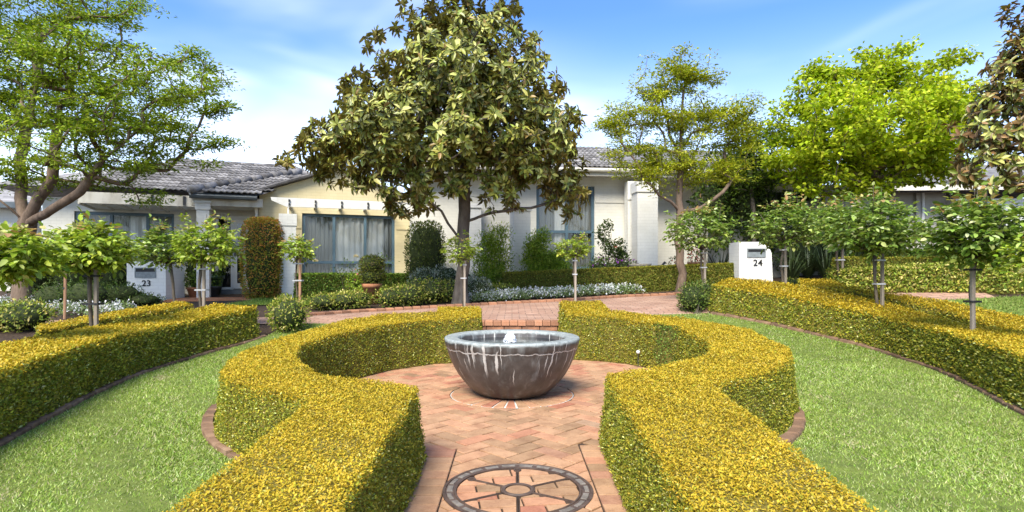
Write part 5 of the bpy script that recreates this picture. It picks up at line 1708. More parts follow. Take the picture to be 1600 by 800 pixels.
# bushes by letterbox 23 and beneath the spreading tree
bush('dark_shrub', 'large dark green shrub mass behind the rose trees at left', on(110, 14.2), [(-0.9, 0, 0.75, 0.9, 0.6, 0.72), (0.2, 0, 0.8, 0.9, 0.6, 0.75), (1.0, 0.1, 0.7, 0.6, 0.5, 0.65)], 3600, 0.09, DARK, shell=0.4, lumpy=0.2)
bush('leafy_shrub', 'spreading green shrub in front of letterbox 23', on(180, 12.4), [(-0.5, 0, 0.26, 0.5, 0.4, 0.26), (0.1, 0, 0.24, 0.5, 0.4, 0.25), (0.62, 0, 0.12, 0.4, 0.35, 0.14)], 2600, 0.07, ([(0.05, 0.09, 0.02), (0.09, 0.14, 0.03), (0.03, 0.05, 0.012), (0.17, 0.22, 0.06)], [3, 3, 2, 1]), aspect=0.3, shell=0.45, lumpy=0.25, flowers=(14, 0.03, WHITE))
bush('leafy_shrub', 'spreading green shrub right of the spreading tree trunk', on(110, 11.4), [(-0.3, 0, 0.26, 0.45, 0.4, 0.28), (0.3, 0, 0.3, 0.5, 0.4, 0.30)], 2000, 0.065, ([(0.05, 0.09, 0.02), (0.09, 0.14, 0.03), (0.03, 0.05, 0.012), (0.17, 0.22, 0.06)], [3, 3, 2, 1]), aspect=0.3, shell=0.45, lumpy=0.25)
bush('azalea_bush', 'yellowish azalea bush at the left picture edge below the tree', on(18, 9.0), [(-0.4, 0, 0.2, 0.5, 0.4, 0.26), (0.2, 0, 0.22, 0.42, 0.35, 0.26)], 2200, 0.055, AZ, shell=0.4, lumpy=0.25, stems=6)
bush('dark_shrub', 'dark creeper covered shrub filling the porch edge behind letterbox 23', on(306, 15.6), [(0, 0, 0.8, 0.3, 0.25, 0.8)], 900, 0.08, DARK, shell=0.4)
# strap-leaf plants in the shade at right
def strap(px, D, n, h_, lab, group):
    b = on(px, D)
    root = empty('strap_leaf_plant', b, 0, lab, 'plant', group)
    az = rng.uniform(0, 2 * PI, n)
    m = MB()
    for a in az:
        L = h_ * rng.uniform(0.7, 1.2); lean = rng.uniform(0.25, 0.8); w = 0.03
        prev = None
        dx, dy = math.cos(a), math.sin(a)
        ptsl = []
        for t in (0, 0.35, 0.7, 1.0):
            r_ = L * lean * t; z = L * (t - 0.55 * lean * t * t)
            ptsl.append((dx * r_, dy * r_, z, w * (1 - t * 0.9)))
        for i in range(3):
            p, q = ptsl[i], ptsl[i + 1]
            m.add([(p[0] - dy * p[3], p[1] + dx * p[3], p[2]), (p[0] + dy * p[3], p[1] - dx * p[3], p[2]), (q[0] + dy * q[3], q[1] - dx * q[3], q[2]), (q[0] - dy * q[3], q[1] + dx * q[3], q[2])], [(0, 1, 2, 3)])
    o = m.build('strap_leaves', 'strap_leaf', root)
    tag(o, kind='stuff')
noise_mat('strap_leaf', [(0.3, (0.018, 0.03, 0.010)), (0.7, (0.05, 0.075, 0.02))], 7, 3, 0.5, spec=0.4, rand=0.3)
for px, D, lab in ((1236, 14.0, 'dark strap leaved clump beside letterbox 24'), (1262, 14.4, 'dark strap leaved clump second to the right of letterbox 24'), (1290, 14.0, 'dark strap leaved clump left of the leaning rose stake'), (1330, 13.8, 'dark strap leaved clump at the end of the tall hedge'),
                   (1125, 15.2, 'dark strap leaved clump left of letterbox 24')):
    strap(px, D, 70, 0.95, lab, 'strap leaved clumps in the shade')
bush('climber', 'large dark green climber covering the wall of the white house', on(1145, 15.6), [(-0.5, 0, 2.0, 0.7, 0.35, 1.3), (0.4, 0, 2.3, 0.75, 0.35, 1.2), (0.0, -0.1, 3.1, 0.9, 0.4, 0.6), (0.7, 0, 1.2, 0.4, 0.3, 1.0)], 3800, 0.11, ([(0.05, 0.09, 0.014), (0.09, 0.14, 0.02), (0.025, 0.045, 0.008), (0.17, 0.24, 0.04)], [3, 3, 2, 1]), shell=0.6, core=0.5, lumpy=0.3, stems=8, tmpl=LEAF6)
bush('climber', 'dark climber over the shuttered wall beside letterbox 24', on(1215, 16.0), [(0.3, 0.2, 2.2, 0.5, 0.3, 0.5), (0.9, 0.2, 2.4, 0.6, 0.3, 0.5), (-0.4, 0, 0.9, 0.5, 0.3, 0.8)], 1400, 0.11, DARK, shell=0.6, core=0.5, lumpy=0.3)
bush('dark_shrub', 'dark shrub mass in the shade behind the strap leaved plants', on(1300, 15.2), [(-0.7, 0, 0.8, 0.8, 0.5, 0.8), (0.3, 0.1, 0.9, 0.8, 0.5, 0.85), (1.3, 0, 0.8, 0.8, 0.5, 0.8)], 2600, 0.10, DARK, shell=0.4, lumpy=0.25)
# alyssum: white ground cover
def ground_flowers(name, label, pts, n, size, flower_frac, hgt=0.12):
    P = []
    for (ax_, ay_, r_) in pts:
        k = int(n * r_ / sum(p[2] for p in pts))
        a = rng.uniform(0, 2 * PI, k); q = np.sqrt(rng.uniform(0, 1, k)) * r_
        x, y = ax_ + np.cos(a) * q, ay_ + np.sin(a) * q * 0.7
        z = T(x, y) + hgt * np.sqrt(np.maximum(0, 1 - (q / r_) ** 2)) * rng.uniform(0.55, 1.15, k)
        P.append(np.stack([x, y, z], 1))
    P = np.concatenate(P); k = len(P)
    fl = (rng.uniform(0, 1, k) < flower_frac) & (lump(P[:, 0], P[:, 1], 0, 2.2, 1.0) > -0.12)
    t = np.where(fl[:, None], palette(k, *WHITE, jit=0.06), palette(k, [(0.20, 0.28, 0.09), (0.30, 0.36, 0.17), (0.12, 0.18, 0.05)], [1, 1, 1]))
    P[fl, 2] += 0.03
    o = leaves(name, 'petal', None, P, unit(rng.normal(0, 1, (k, 3)) + np.array([0, 0, 0.3])), np.array([0, 0, 1.0]) + rng.normal(0, 0.4, (k, 3)), size, size * 0.6, t)
    tag(o, label, 'ground cover', kind='stuff')
pts = []
for px, py in zip(np.linspace(742, 985, 26), np.linspace(474, 461, 26)):
    q = at(px, py)
    pts.append((q.x, q.y + 0.42 + rng.normal(0, 0.08), rng.uniform(0.28, 0.42)))
ground_flowers('white_flower_border', 'border of tiny white flowers along the road before the long hedge', pts, 10000, 0.05, 0.5, 0.2)
pts = [(col_at(px, D), D, r_) for px, D, r_ in ((45, 11.3, 0.5), (95, 10.6, 0.35), (130, 10.4, 0.4), (165, 10.2, 0.35), (5, 11.6, 0.6), (190, 10.6, 0.3))]
ground_flowers('white_flower_patch', 'patches of white flowers at the foot of the spreading tree', pts, 4500, 0.045, 0.5, 0.22)
# little lawns farther back
def small_lawn(name, label, cx_, cy_, rx, ry, n=9000):
    o = sheet(name, 'lawn_soil', np.linspace(cx_ - rx, cx_ + rx, 20), np.linspace(cy_ - ry, cy_ + ry, 12), lambda x, y: T(x, y) + 0.006)
    x, y = rng.uniform(cx_ - rx, cx_ + rx, n), rng.uniform(cy_ - ry, cy_ + ry, n)
    az = rng.uniform(0, 2 * PI, n); el = np.abs(rng.normal(0.6, 0.35, n))
    g = leaves('lawn_grass', 'grass_blade', None, np.stack([x, y, T(x, y) + 0.006], 1), np.stack([np.cos(az) * np.cos(el), np.sin(az) * np.cos(el), np.sin(el)], 1), np.array([0, 0, 1.0]) + rng.normal(0, 0.3, (n, 3)),
               rng.uniform(0.04, 0.08, n), 0.012, palette(n, [(0.13, 0.22, 0.03), (0.2, 0.29, 0.06), (0.3, 0.36, 0.1)], [1, 1, 0.6]), BLADE)
    tag(g, label, 'grass', kind='stuff')
small_lawn('lawn', 'small lawn patch below the bright green window hedge', col_at(478, 13.3), 13.4, 1.5, 0.9)
small_lawn('lawn', 'small lawn strip at the right edge behind the golden hedge row', 7.9, 8.6, 1.7, 0.9)
small_lawn('lawn', 'small lawn strip at the left edge before the short hedge', -6.1, 6.6, 0.75, 0.7)
small_lawn('lawn', 'shaded lawn strip behind letterbox 24 below the strap leaved plants', col_at(1280, 12.8), 12.9, 1.0, 0.5)

# ---- pots, bird bath, little things
def pot(name, label, px, D, h_, r_, mat, dz=0.0):
    b = on(px, D, dz)
    root = empty(name, b, 0, label, 'pot')
    MB().lathe([(0.0, 0.0), (r_ * 0.68, 0.0), (r_ * 0.95, h_ * 0.82), (r_ * 1.08, h_ * 0.82), (r_ * 1.1, h_), (r_ * 0.95, h_), (r_ * 0.9, h_ * 0.9), (0.0, h_ * 0.9)], 24).build('pot', mat, root, True)
    return root
def pot_plant(root, h_, r_, n, leaf, pal, flowers=None, aspect=0.5):
    p, d = ell_points(n, (0, 0, h_ + r_ * 0.7), (r_, r_, r_ * 0.9), 2, 0.5)
    leaves('foliage', 'soft_leaf', root, p, unit(d + rng.normal(0, 0.6, (n, 3))), d + np.array([0, 0, 0.5]), leaf, leaf * aspect, palette(n, *pal))
    if flowers:
        k, fs, fp = flowers
        p, d = ell_points(k, (0, 0, h_ + r_ * 0.9), (r_, r_, r_ * 0.9), 2, 0.2)
        leaves('blossom', 'petal', root, p, rand_dirs(k), d, fs, fs * 0.8, palette(k, *fp, jit=0.1))
RED = ([(0.62, 0.035, 0.02), (0.7, 0.08, 0.05)], [1, 1])
p = pot('flower_pot', 'terracotta pot of red geraniums on the white house step', 1087, 15.3, 0.30, 0.20, 'terracotta', 0.28); pot_plant(p, 0.3, 0.2, 60, 0.09, DARK, (90, 0.06, RED))
p = pot('flower_pot', 'small white pot with red flowers near the entry recess', 1053, 15.4, 0.22, 0.12, 'white_paint', 0.30); pot_plant(p, 0.22, 0.13, 50, 0.08, DARK, (12, 0.05, RED))
pot_plant(pot('flower_pot', 'terracotta pot on the porch floor beside the column', 305, 15.1, 0.26, 0.20, 'terracotta', -0.02), 0.26, 0.26, 260, 0.09, GREEN and (GREEN, GREEN_W))
pot_plant(pot('flower_pot', 'large dark green pot with plant beside the entrance door', 333, 15.9, 0.52, 0.27, 'green_glaze', 0.0), 0.52, 0.3, 300, 0.10, (GREEN, GREEN_W), (16, 0.05, ([(0.7, 0.3, 0.28)], [1])))
pot_plant(pot('flower_pot', 'small black pot in front of the large dark green pot', 334, 15.3, 0.26, 0.15, 'dark_metal', 0.0), 0.26, 0.2, 160, 0.07, (GREEN, GREEN_W))
pot_plant(pot('flower_pot', 'low terracotta pot of flowers half hidden by azaleas', 562, 13.0, 0.26, 0.2, 'terracotta', 0.0), 0.26, 0.30, 420, 0.07, (FEATH[0], FEATH[1]), (22, 0.05, ([(0.7, 0.16, 0.2), (0.75, 0.7, 0.7)], [2, 1])))
b = on(1000, 14.75)
bb = empty('bird_bath', b, 0, 'pale stone bird bath on a pedestal beside the white column', 'bird bath')
MB().lathe([(0.0, 0.0), (0.17, 0.0), (0.17, 0.06), (0.09, 0.12), (0.07, 0.38), (0.10, 0.46), (0.0, 0.46)], 24).build('pedestal', 'stone', bb, True)
MB().lathe([(0.0, 0.46), (0.12, 0.465), (0.24, 0.52), (0.285, 0.58), (0.29, 0.62), (0.26, 0.62), (0.22, 0.57), (0.0, 0.54)], 32).build('basin', 'stone', bb, True)
for o in bb.children: o.location.z = 0.02
b = on(1032, 14.8)
gg = empty('garden_ornament', (b[0], b[1], b[2]), 0, 'small dark bird shaped ornament beside the white column', 'ornament')
MB().tube([(0, 0, 0), (0, 0, 0.42)], [0.05, 0.04], 8).build('plinth', 'stone', gg)
MB().tube([(-0.12, 0, 0.47), (-0.02, 0, 0.47), (0.05, 0, 0.50), (0.07, 0, 0.60), (0.11, 0, 0.64), (0.16, 0, 0.62)], [0.02, 0.07, 0.07, 0.03, 0.035, 0.008], 8).build('bird', 'dark_metal', gg, True)
# roses climbing before the window of the cream house
b = on(556, 14.5)
rb_ = empty('rose_bush', b, 0, 'thin rose bush with cream blooms before the big window', 'rose bush')
sm = MB()
tips = []
for k in range(9):
    a = rng.uniform(0, 2 * PI)
    t = (rng.uniform(-1.0, 0.9), rng.normal(0, 0.1), rng.uniform(0.62, 1.05))
    sm.tube([(t[0] * 0.6, 0, 0.0), (t[0] * 0.8, t[1], t[2] * 0.6), t], [0.008, 0.006, 0.004], 4); tips.append(t)
sm.build('stems', 'rose_stem', rb_)
P = np.repeat(np.array(tips), 12, 0) + rng.normal(0, 0.08, (108, 3))
leaves('foliage', 'rose_leaf', rb_, P, rand_dirs(108), np.array([0, 0, 1.0]) + rng.normal(0, 0.4, (108, 3)), 0.07, 0.045, palette(108, GREEN, GREEN_W), LEAF6)
for t in ((0.02, -0.05, 1.03), (-1.0, -0.05, 0.92)):
    d = rand_dirs(40); d[:, 2] = np.abs(d[:, 2])
    leaves('blossom', 'petal', rb_, np.array(t) + d * 0.03, d, rng.normal(0, 1, (40, 3)), 0.05, 0.05, palette(40, [(0.75, 0.62, 0.32), (0.78, 0.72, 0.5)], [1, 1], 0.06))
# globe lights at the foot of the ring hedges
for px, py, lab in ((583, 576, 'small white globe light at the foot of the left ring hedge'), (997, 550, 'small white globe light at the foot of the right ring hedge')):
    D = 6.35 if px < 800 else 6.75
    q = pt(px, py, D)
    gl = empty('garden_light', (q.x, q.y, 0), 0, lab, 'garden light', 'globe lights')
    MB().tube([(0, 0, -0.02), (0, 0, q.z)], 0.004, 6).build('spike', 'dark_metal', gl)
    MB().lathe([(0.001, -0.022), (0.012, -0.019), (0.019, -0.010), (0.022, 0.0), (0.019, 0.010), (0.012, 0.019), (0.001, 0.022)], 16, (0, 0, q.z)).build('globe', 'white_plastic', gl, True)
# lone stake
q = on(101, 10.0)
st = empty('garden_stake', q, 0, 'thin reddish timber stake standing in the white flowers', 'stake')
MB().tube([(0, 0, -0.2), (0.015, 0, pt(101, 408, 10.0).z - q[2])], 0.022, 6).build('pole', 'stake_red', st)
MB().lathe([(0.024, 0.5), (0.026, 0.51), (0.026, 0.53), (0.024, 0.54)], 8).build('tie', 'tie_strap', st)

# ------------------------------------------------------------------ trees
def grow(limbs, targets, ups=0.35, wig=0.06, seg=5, droop=0.0):
    """limbs: list of polylines (first starts at the root). Every target is joined to the nearest fitting point of what has grown so far.
    Returns branches as lists of node ids, node positions and a radius per node (from how much each carries)."""
    nodes, parent = [], []
    for li, L in enumerate(limbs):
        L = [np.array(p, float) for p in L]
        if li == 0 or not nodes:
            prev = -1
        else:
            d = np.linalg.norm(np.array(nodes) - L[0], axis=1)
            prev = int(np.argmin(d)); L = L[1:]
        for k, p in enumerate(L):
            if prev >= 0:
                a = nodes[prev]
                n = max(1, int(np.linalg.norm(p - a) / 0.22))
                base_i = prev
                for t in range(1, n + 1):
                    q = a + (p - a) * t / n
                    if t < n: q = q + rng.normal(0, wig * 0.25, 3)
                    nodes.append(q); parent.append(base_i); base_i = len(nodes) - 1
                prev = base_i
            else:
                nodes.append(p); parent.append(-1); prev = 0
    root = np.array(limbs[0][0])
    order = np.argsort(np.linalg.norm((targets - targets.mean(0)) * np.array([1, 1, 0.7]), axis=1) * 0.55 + np.linalg.norm(targets - np.array(limbs[0][-1]), axis=1) * 0.45)
    tips = []
    z0 = root[2] + 0.9
    for i in order:
        t = targets[i]
        NP = np.array(nodes)
        d = NP - t
        dist = np.linalg.norm(d, axis=1)
        cost = dist + ups * np.maximum(0, d[:, 2] + 0.1) * 2.5 + np.where(NP[:, 2] < z0, 1.5, 0)
        j = int(np.argmin(cost))
        a = nodes[j]
        n = max(2, min(seg + 2, int(dist[j] / 0.16)))
        # leave roughly along the parent's own heading, then bend to the target
        pj = parent[j]
        hd = (a - nodes[pj]) if pj >= 0 else np.array([0, 0, 1.0])
        hd = hd / max(np.linalg.norm(hd), 1e-6)
        c1 = a + hd * dist[j] * 0.35 + np.array([0, 0, dist[j] * 0.05])
        last = j
        for k in range(1, n + 1):
            u = k / n
            q = (1 - u) ** 2 * a + 2 * u * (1 - u) * c1 + u * u * t
            if k < n: q = q + rng.normal(0, wig * min(1.0, dist[j]) * 0.5, 3)
            nodes.append(q); parent.append(last); last = len(nodes) - 1
        tips.append(last)
    nodes = np.array(nodes); parent = np.array(parent)
    load = np.zeros(len(nodes))
    for t in tips: load[t] += 1
    for i in range(len(nodes) - 1, 0, -1):
        if parent[i] >= 0: load[parent[i]] += load[i]
    return nodes, parent, np.maximum(load, 0.3), tips

def wood_mesh(nodes, parent, rad, minr=0.0):
    m = MB()
    ch = {}
    for i, p in enumerate(parent): ch.setdefault(int(p), []).append(i)
    starts = [(-1, 0)]
    while starts:
        frm, i = starts.pop()
        chain = ([frm] if frm >= 0 else []) + [i]
        while True:
            cs = ch.get(i, [])
            if not cs: break
            cs = sorted(cs, key=lambda c: -rad[c])
            for c in cs[1:]: starts.append((i, c))
            i = cs[0]; chain.append(i)
        pts_ = [nodes[k] for k in chain]
        rr = [rad[k] for k in chain]
        if frm >= 0: rr[0] = min(rr[0] * 0.9, rr[1] * 1.15)
        if max(rr) < minr: continue
        m.tube(pts_, rr, 10 if max(rr) > 0.06 else (6 if max(rr) > 0.02 else 4), cap=False)
    return m

def crown_targets(lobes, D, n, depth=0.8, shell=0.5):
    """lobes in photograph pixels (cx, cy, rx, ry, doff) -> points in the crown volume at the tree's distance"""
    a = np.array([l[2] * l[3] for l in lobes], float)
    cnt = np.maximum(1, (n * a / a.sum()).astype(int))
    out = []
    for l, c in zip(lobes, cnt):
        d = rand_dirs(c)
        r_ = (1 - shell * rng.uniform(0, 1, c) ** 1.3)
        px, py = l[0] + d[:, 0] * r_ * l[2], l[1] - d[:, 2] * r_ * l[3]
        Dd = D + (l[4] if len(l) > 4 else 0) + d[:, 1] * r_ * l[2] * D / F * depth
        Dc = D + (l[4] if len(l) > 4 else 0)
        out.append(np.stack([(px - CX) / F * Dc, Dd, H + (HZ - py) / F * Dc], 1))
    return np.concatenate(out)

def tree(name, label, base, limbs, targets, leaf_fn, bark, r_trunk, r_pow=0.5, ups=0.35, cat='tree', wig=0.06, flare=1.35, group=None, minr=0.0):
    root = empty(name, base, 0, label, cat, group)
    nodes, parent, load, tips = grow(limbs, targets, ups, wig)
    rad = r_trunk * (load / load[0]) ** r_pow
    rad = np.maximum(rad, 0.0035)
    h0 = nodes[0][2]
    low = np.clip(1 - (nodes[:, 2] - h0) / 0.5, 0, 1)
    rad *= 1 + (flare - 1) * low ** 2 * (load > load[0] * 0.5)
    off = np.array(base)
    m = wood_mesh(nodes - off, parent, rad, minr)
    m.build('trunk', bark, root, True)
    leaf_fn(root, nodes, parent, tips, off)
    return root

def img(px, py, D):
    return tuple(pt(px, py, D))

# ---- magnolia leaves: rosettes of stiff leaves
MAG = ([(0.10, 0.12, 0.02), (0.20, 0.22, 0.036), (0.32, 0.325, 0.06), (0.46, 0.45, 0.14), (0.23, 0.16, 0.045)], [3, 4, 3.2, 1.5, 0.7])
def magnolia_leaf_mesh():
    tv, tf = LEAF6
    v = tv.copy() * np.array([1, 1, 1.0]); v[:, 1] *= 0.42
    me = bpy.data.meshes.new('leaf')
    me.from_pydata([tuple(p) for p in v], [], [tuple(f) for f in tf]); me.materials.append(MATS['magnolia_leaf_single'])
    me.update()
    return me
MAGLEAF = magnolia_leaf_mesh()

def magnolia_leaves(per=11, size=0.19, singles=300, bronze=0.0):
    def fn(root, nodes, parent, tips, off):
        tp_ = nodes[tips]; pr = nodes[parent[tips]]
        hd = unit(tp_ - pr)
        # also half-way rosettes
        g = parent[parent[tips]]
        tp2 = np.concatenate([tp_, (nodes[g] + pr) / 2 + rng.normal(0, 0.05, tp_.shape)])
        hd2 = np.concatenate([hd, hd])
        cen = tp_.mean(0)
        outw = unit((tp2 - cen) * np.array([1, 1, 0.25]))
        hd2 = unit(hd2 * 0.35 + outw * 0.6 + np.array([0, 0, 0.35]) + rng.normal(0, 0.25, hd2.shape))
        n = len(tp2)
        P = np.repeat(tp2, per, 0); Hd = np.repeat(hd2, per, 0)
        k = len(P)
        a = np.tile(np.arange(per) * 2.4, n) + np.repeat(rng.uniform(0, 6, n), per)
        e1 = unit(np.cross(Hd, np.array([0.3, 0.2, 1.0]) + rng.normal(0, 0.05, (k, 3)))); e2 = np.cross(Hd, e1)
        out = e1 * np.cos(a)[:, None] + e2 * np.sin(a)[:, None]
        rise_ = np.tile(np.linspace(-0.55, 0.75, per), n) + rng.normal(0, 0.15, k)
        ax = unit(out + Hd * rise_[:, None] + rng.normal(0, 0.15, (k, 3)) + np.array([0, 0, -0.08]))
        nr = unit(Hd * 0.9 + np.array([0, 0, 0.2]) + out * 0.50 + rng.normal(0, 0.22, (k, 3)))
        ln = size * rng.uniform(0.65, 1.2, k)
        P = P + Hd * (rng.uniform(-0.05, 0.05, k))[:, None] + out * 0.012
        wd = ln * 0.46 * rng.uniform(0.85, 1.15, k)
        tint = palette(k, *MAG, jit=0.18)
        br_ = rng.uniform(0, 1, k) < bronze
        tint = np.where(br_[:, None], palette(k, [(0.20, 0.12, 0.04), (0.28, 0.17, 0.06), (0.13, 0.09, 0.03)], [1, 1, 1]), tint)
        # single leaves: those nearest the viewer and facing him
        front = P[:, 1] - 0.25 * np.abs(nr[:, 1]) + rng.uniform(0, 0.8, k)
        inview = (P[:, 2] < H + HZ / F * P[:, 1]) & (np.abs(P[:, 0]) < 0.88 * P[:, 1])
        idx = np.argsort(np.where(inview, front, 1e6))[:singles]
        mask = np.ones(k, bool); mask[idx] = False
        leaves('foliage', 'magnolia_leaf', root, P[mask] - off, ax[mask], nr[mask], ln[mask], wd[mask], tint[mask], LEAF6)
        for i in idx:
            X = Vector(ax[i]); Z = Vector(nr[i]); Z = (Z - X * Z.dot(X)).normalized(); Y = Z.cross(X)
            o = bpy.data.objects.new('leaf', MAGLEAF)
            L = float(ln[i])
            Mx = Matrix((X, Y, Z)).transposed().to_4x4() @ Matrix.Diagonal((L, L * 1.1, L, 1))
            Mx.translation = Vector(P[i] - off)
            o.matrix_local = Mx
            link(o, root)
    return fn

D = 12.2
b = on(720, D)
tg = crown_targets([(722, -75, 75, 70), (722, 5, 100, 70), (712, 85, 148, 70), (702, 150, 182, 62), (690, 215, 222, 55), (560, 248, 100, 45, -0.2), (480, 250, 55, 26), (535, 215, 75, 42, -0.3), (590, 165, 75, 45, -0.3), (850, 180, 60, 50, -0.2), (860, 245, 72, 55), (640, 272, 110, 45, -0.9), (800, 275, 105, 48, -0.6), (885, 300, 36, 42), (640, 325, 40, 22, -0.3), (745, 110, 110, 80, -1.6), (650, 200, 140, 60, -1.5), (790, 200, 110, 60, -1.4)], D, 1300, 0.75, 0.55)
tree('magnolia_tree', 'large conical magnolia tree with glossy leaves behind the fountain', b,
     [[b, img(722, 430, D), img(724, 380, D), img(726, 330, D), img(728, 240, D), img(727, 150, D), img(725, 60, D), img(724, -60, D)],
      [img(724, 372, D), img(690, 330, D - 0.4), img(640, 295, D - 0.7), img(590, 278, D - 0.8)], [img(726, 350, D), img(770, 332, D - 0.3), img(830, 325, D - 0.4), img(870, 312, D - 0.4)],
      [img(728, 290, D), img(690, 240, D + 0.3), img(640, 200, D + 0.5)], [img(728, 260, D), img(780, 220, D - 0.6), img(820, 190, D - 0.8)]],
     tg, magnolia_leaves(14, 0.168, 300), 'bark_grey', 0.13, 0.42, ups=0.2, flare=1.6)
# right magnolia, trunk outside the picture
D = 9.6
b = on(1668, D)
tg = crown_targets([(1640, 20, 60, 60), (1625, 110, 90, 70), (1610, 190, 110, 60), (1600, 255, 110, 50), (1690, 150, 90, 110), (1530, 225, 45, 28), (1545, 270, 50, 30, -0.2), (1600, 60, 40, 40), (1570, 160, 50, 40)], D, 300, 0.9, 0.6)
tree('magnolia_tree', 'magnolia tree with bronze backed leaves cut by the right picture edge', b,
     [[b, img(1668, 400, D), img(1666, 300, D), img(1660, 200, D), img(1655, 60, D)], [img(1667, 330, D), img(1620, 300, D - 0.2), img(1570, 280, D - 0.2)], [img(1664, 280, D), img(1610, 235, D), img(1550, 225, D)]],
     tg, magnolia_leaves(13, 0.155, 200, 0.55), 'bark_grey', 0.11, 0.45, ups=0.2)

# ---- fine-leaved spreading tree on the left
def spray_leaves(per, size, radius, pal, flat=0.3, mat='soft_leaf', tmpl=LEAF2, aspect=0.45, along=True, tilt=0.5, droop=0.0):
    def fn(root, nodes, parent, tips, off):
        tp_ = nodes[tips]
        if along:
            tp_ = np.concatenate([tp_, nodes[parent[tips]], nodes[parent[parent[tips]]]])
        n = len(tp_)
        P = np.repeat(tp_, per, 0)
        k = len(P)
        d = rand_dirs(k) * (rng.uniform(0, 1, k) ** 0.5)[:, None] * radius
        d[:, 2] *= flat
        P = P + d
        ax = unit(np.stack([d[:, 0], d[:, 1], d[:, 2] * 0.5], 1) / radius + rng.normal(0, 0.45, (k, 3)) * np.array([1, 1, 0.7]) + np.array([0, 0, -droop]))
        nr = unit(np.array([0, 0, 1.0]) + rng.normal(0, tilt, (k, 3)))
        ln = size * rng.uniform(0.6, 1.3, k)
        t = palette(k, *pal, jit=0.16) * (1 + 0.18 * np.repeat(rng.normal(0, 1, n), per))[:, None]
        leaves('foliage', mat, root, P - off, ax, nr, ln, ln * aspect, np.clip(t, 0.004, 0.8), tmpl)
    return fn

D = 11.4
b = on(34, D)
ELM = ([(0.19, 0.27, 0.018), (0.28, 0.36, 0.028), (0.11, 0.17, 0.012), (0.38, 0.44, 0.05)], [4, 4, 2, 1.2])
tg = crown_targets([(40, 30, 150, 60), (120, 60, 120, 60), (250, 110, 100, 50), (320, 130, 50, 60), (330, 225, 45, 25), (260, 190, 100, 60), (150, 170, 130, 70), (30, 140, 110, 90), (-60, 120, 110, 130), (200, 250, 110, 35), (90, 260, 110, 35), (290, 245, 50, 22), (180, 15, 80, 40), (215, 300, 60, 18), (0, 270, 60, 30), (60, -60, 160, 60), (350, 170, 22, 40), (120, 215, 120, 60, -1.5), (60, 100, 120, 80, -1.8), (240, 150, 90, 60, -1.3)], D, 760, 0.9, 0.75)
tree('spreading_tree', 'large spreading tree with fine green leaves at the left', b,
     [[b, img(36, 440, D), img(40, 390, D), img(42, 350, D)],
      [img(42, 352, D), img(32, 310, D + 0.1), img(30, 250, D + 0.2), img(50, 160, D + 0.2), img(60, 60, D)],
      [img(42, 350, D), img(60, 310, D - 0.2), img(82, 280, D - 0.3), img(90, 200, D - 0.3), img(100, 90, D - 0.2)],
      [img(44, 356, D), img(80, 328, D - 0.5), img(125, 300, D - 0.7), img(160, 250, D - 0.7), img(215, 205, D - 0.6), img(280, 165, D - 0.4)],
      [img(160, 250, D - 0.7), img(230, 255, D - 0.6), img(310, 262, D - 0.4)],
      [img(40, 356, D), img(15, 325, D - 0.3), img(-15, 300, D - 0.3), img(-70, 210, D - 0.2)]],
     tg, spray_leaves(26, 0.085, 0.27, ELM, 0.22), 'bark_brown', 0.165, 0.5, ups=0.25, wig=0.05)

# ---- airy yellow-green maple right of centre
D = 13.0
b = on(1063, D)
AIRY = ([(0.30, 0.34, 0.018), (0.40, 0.42, 0.026), (0.21, 0.25, 0.014), (0.50, 0.47, 0.06)], [4, 4, 2, 1.2])
tg = crown_targets([(1060, 115, 70, 36), (1090, 120, 40, 30), (1000, 180, 70, 35), (955, 195, 35, 45), (1070, 190, 80, 50), (1130, 205, 70, 55), (980, 240, 55, 22), (1040, 255, 75, 35), (1120, 265, 65, 40), (1010, 270, 60, 20), (1165, 190, 30, 50), (1030, 140, 40, 30)], D, 330, 0.8, 0.8)
tree('maple_tree', 'slender airy maple with yellow green leaves before the white house', b,
     [[b, img(1062, 410, D), img(1063, 360, D), img(1063, 330, D)], [img(1063, 332, D), img(1062, 280, D), img(1064, 220, D), img(1068, 140, D)],
      [img(1063, 330, D), img(1030, 305, D - 0.2), img(1005, 280, D - 0.3), img(985, 240, D - 0.3), img(960, 205, D - 0.3)], [img(1063, 333, D), img(1095, 325, D - 0.2), img(1130, 300, D - 0.3), img(1155, 265, D - 0.2), img(1185, 250, D - 0.2)],
      [img(1062, 280, D), img(1085, 240, D + 0.3), img(1110, 180, D + 0.4)], [img(1063, 255, D), img(1045, 200, D + 0.2), img(1030, 140, D + 0.2)]],
     tg, spray_leaves(32, 0.08, 0.27, AIRY, 0.3), 'bark_brown', 0.09, 0.5, ups=0.4, wig=0.08)

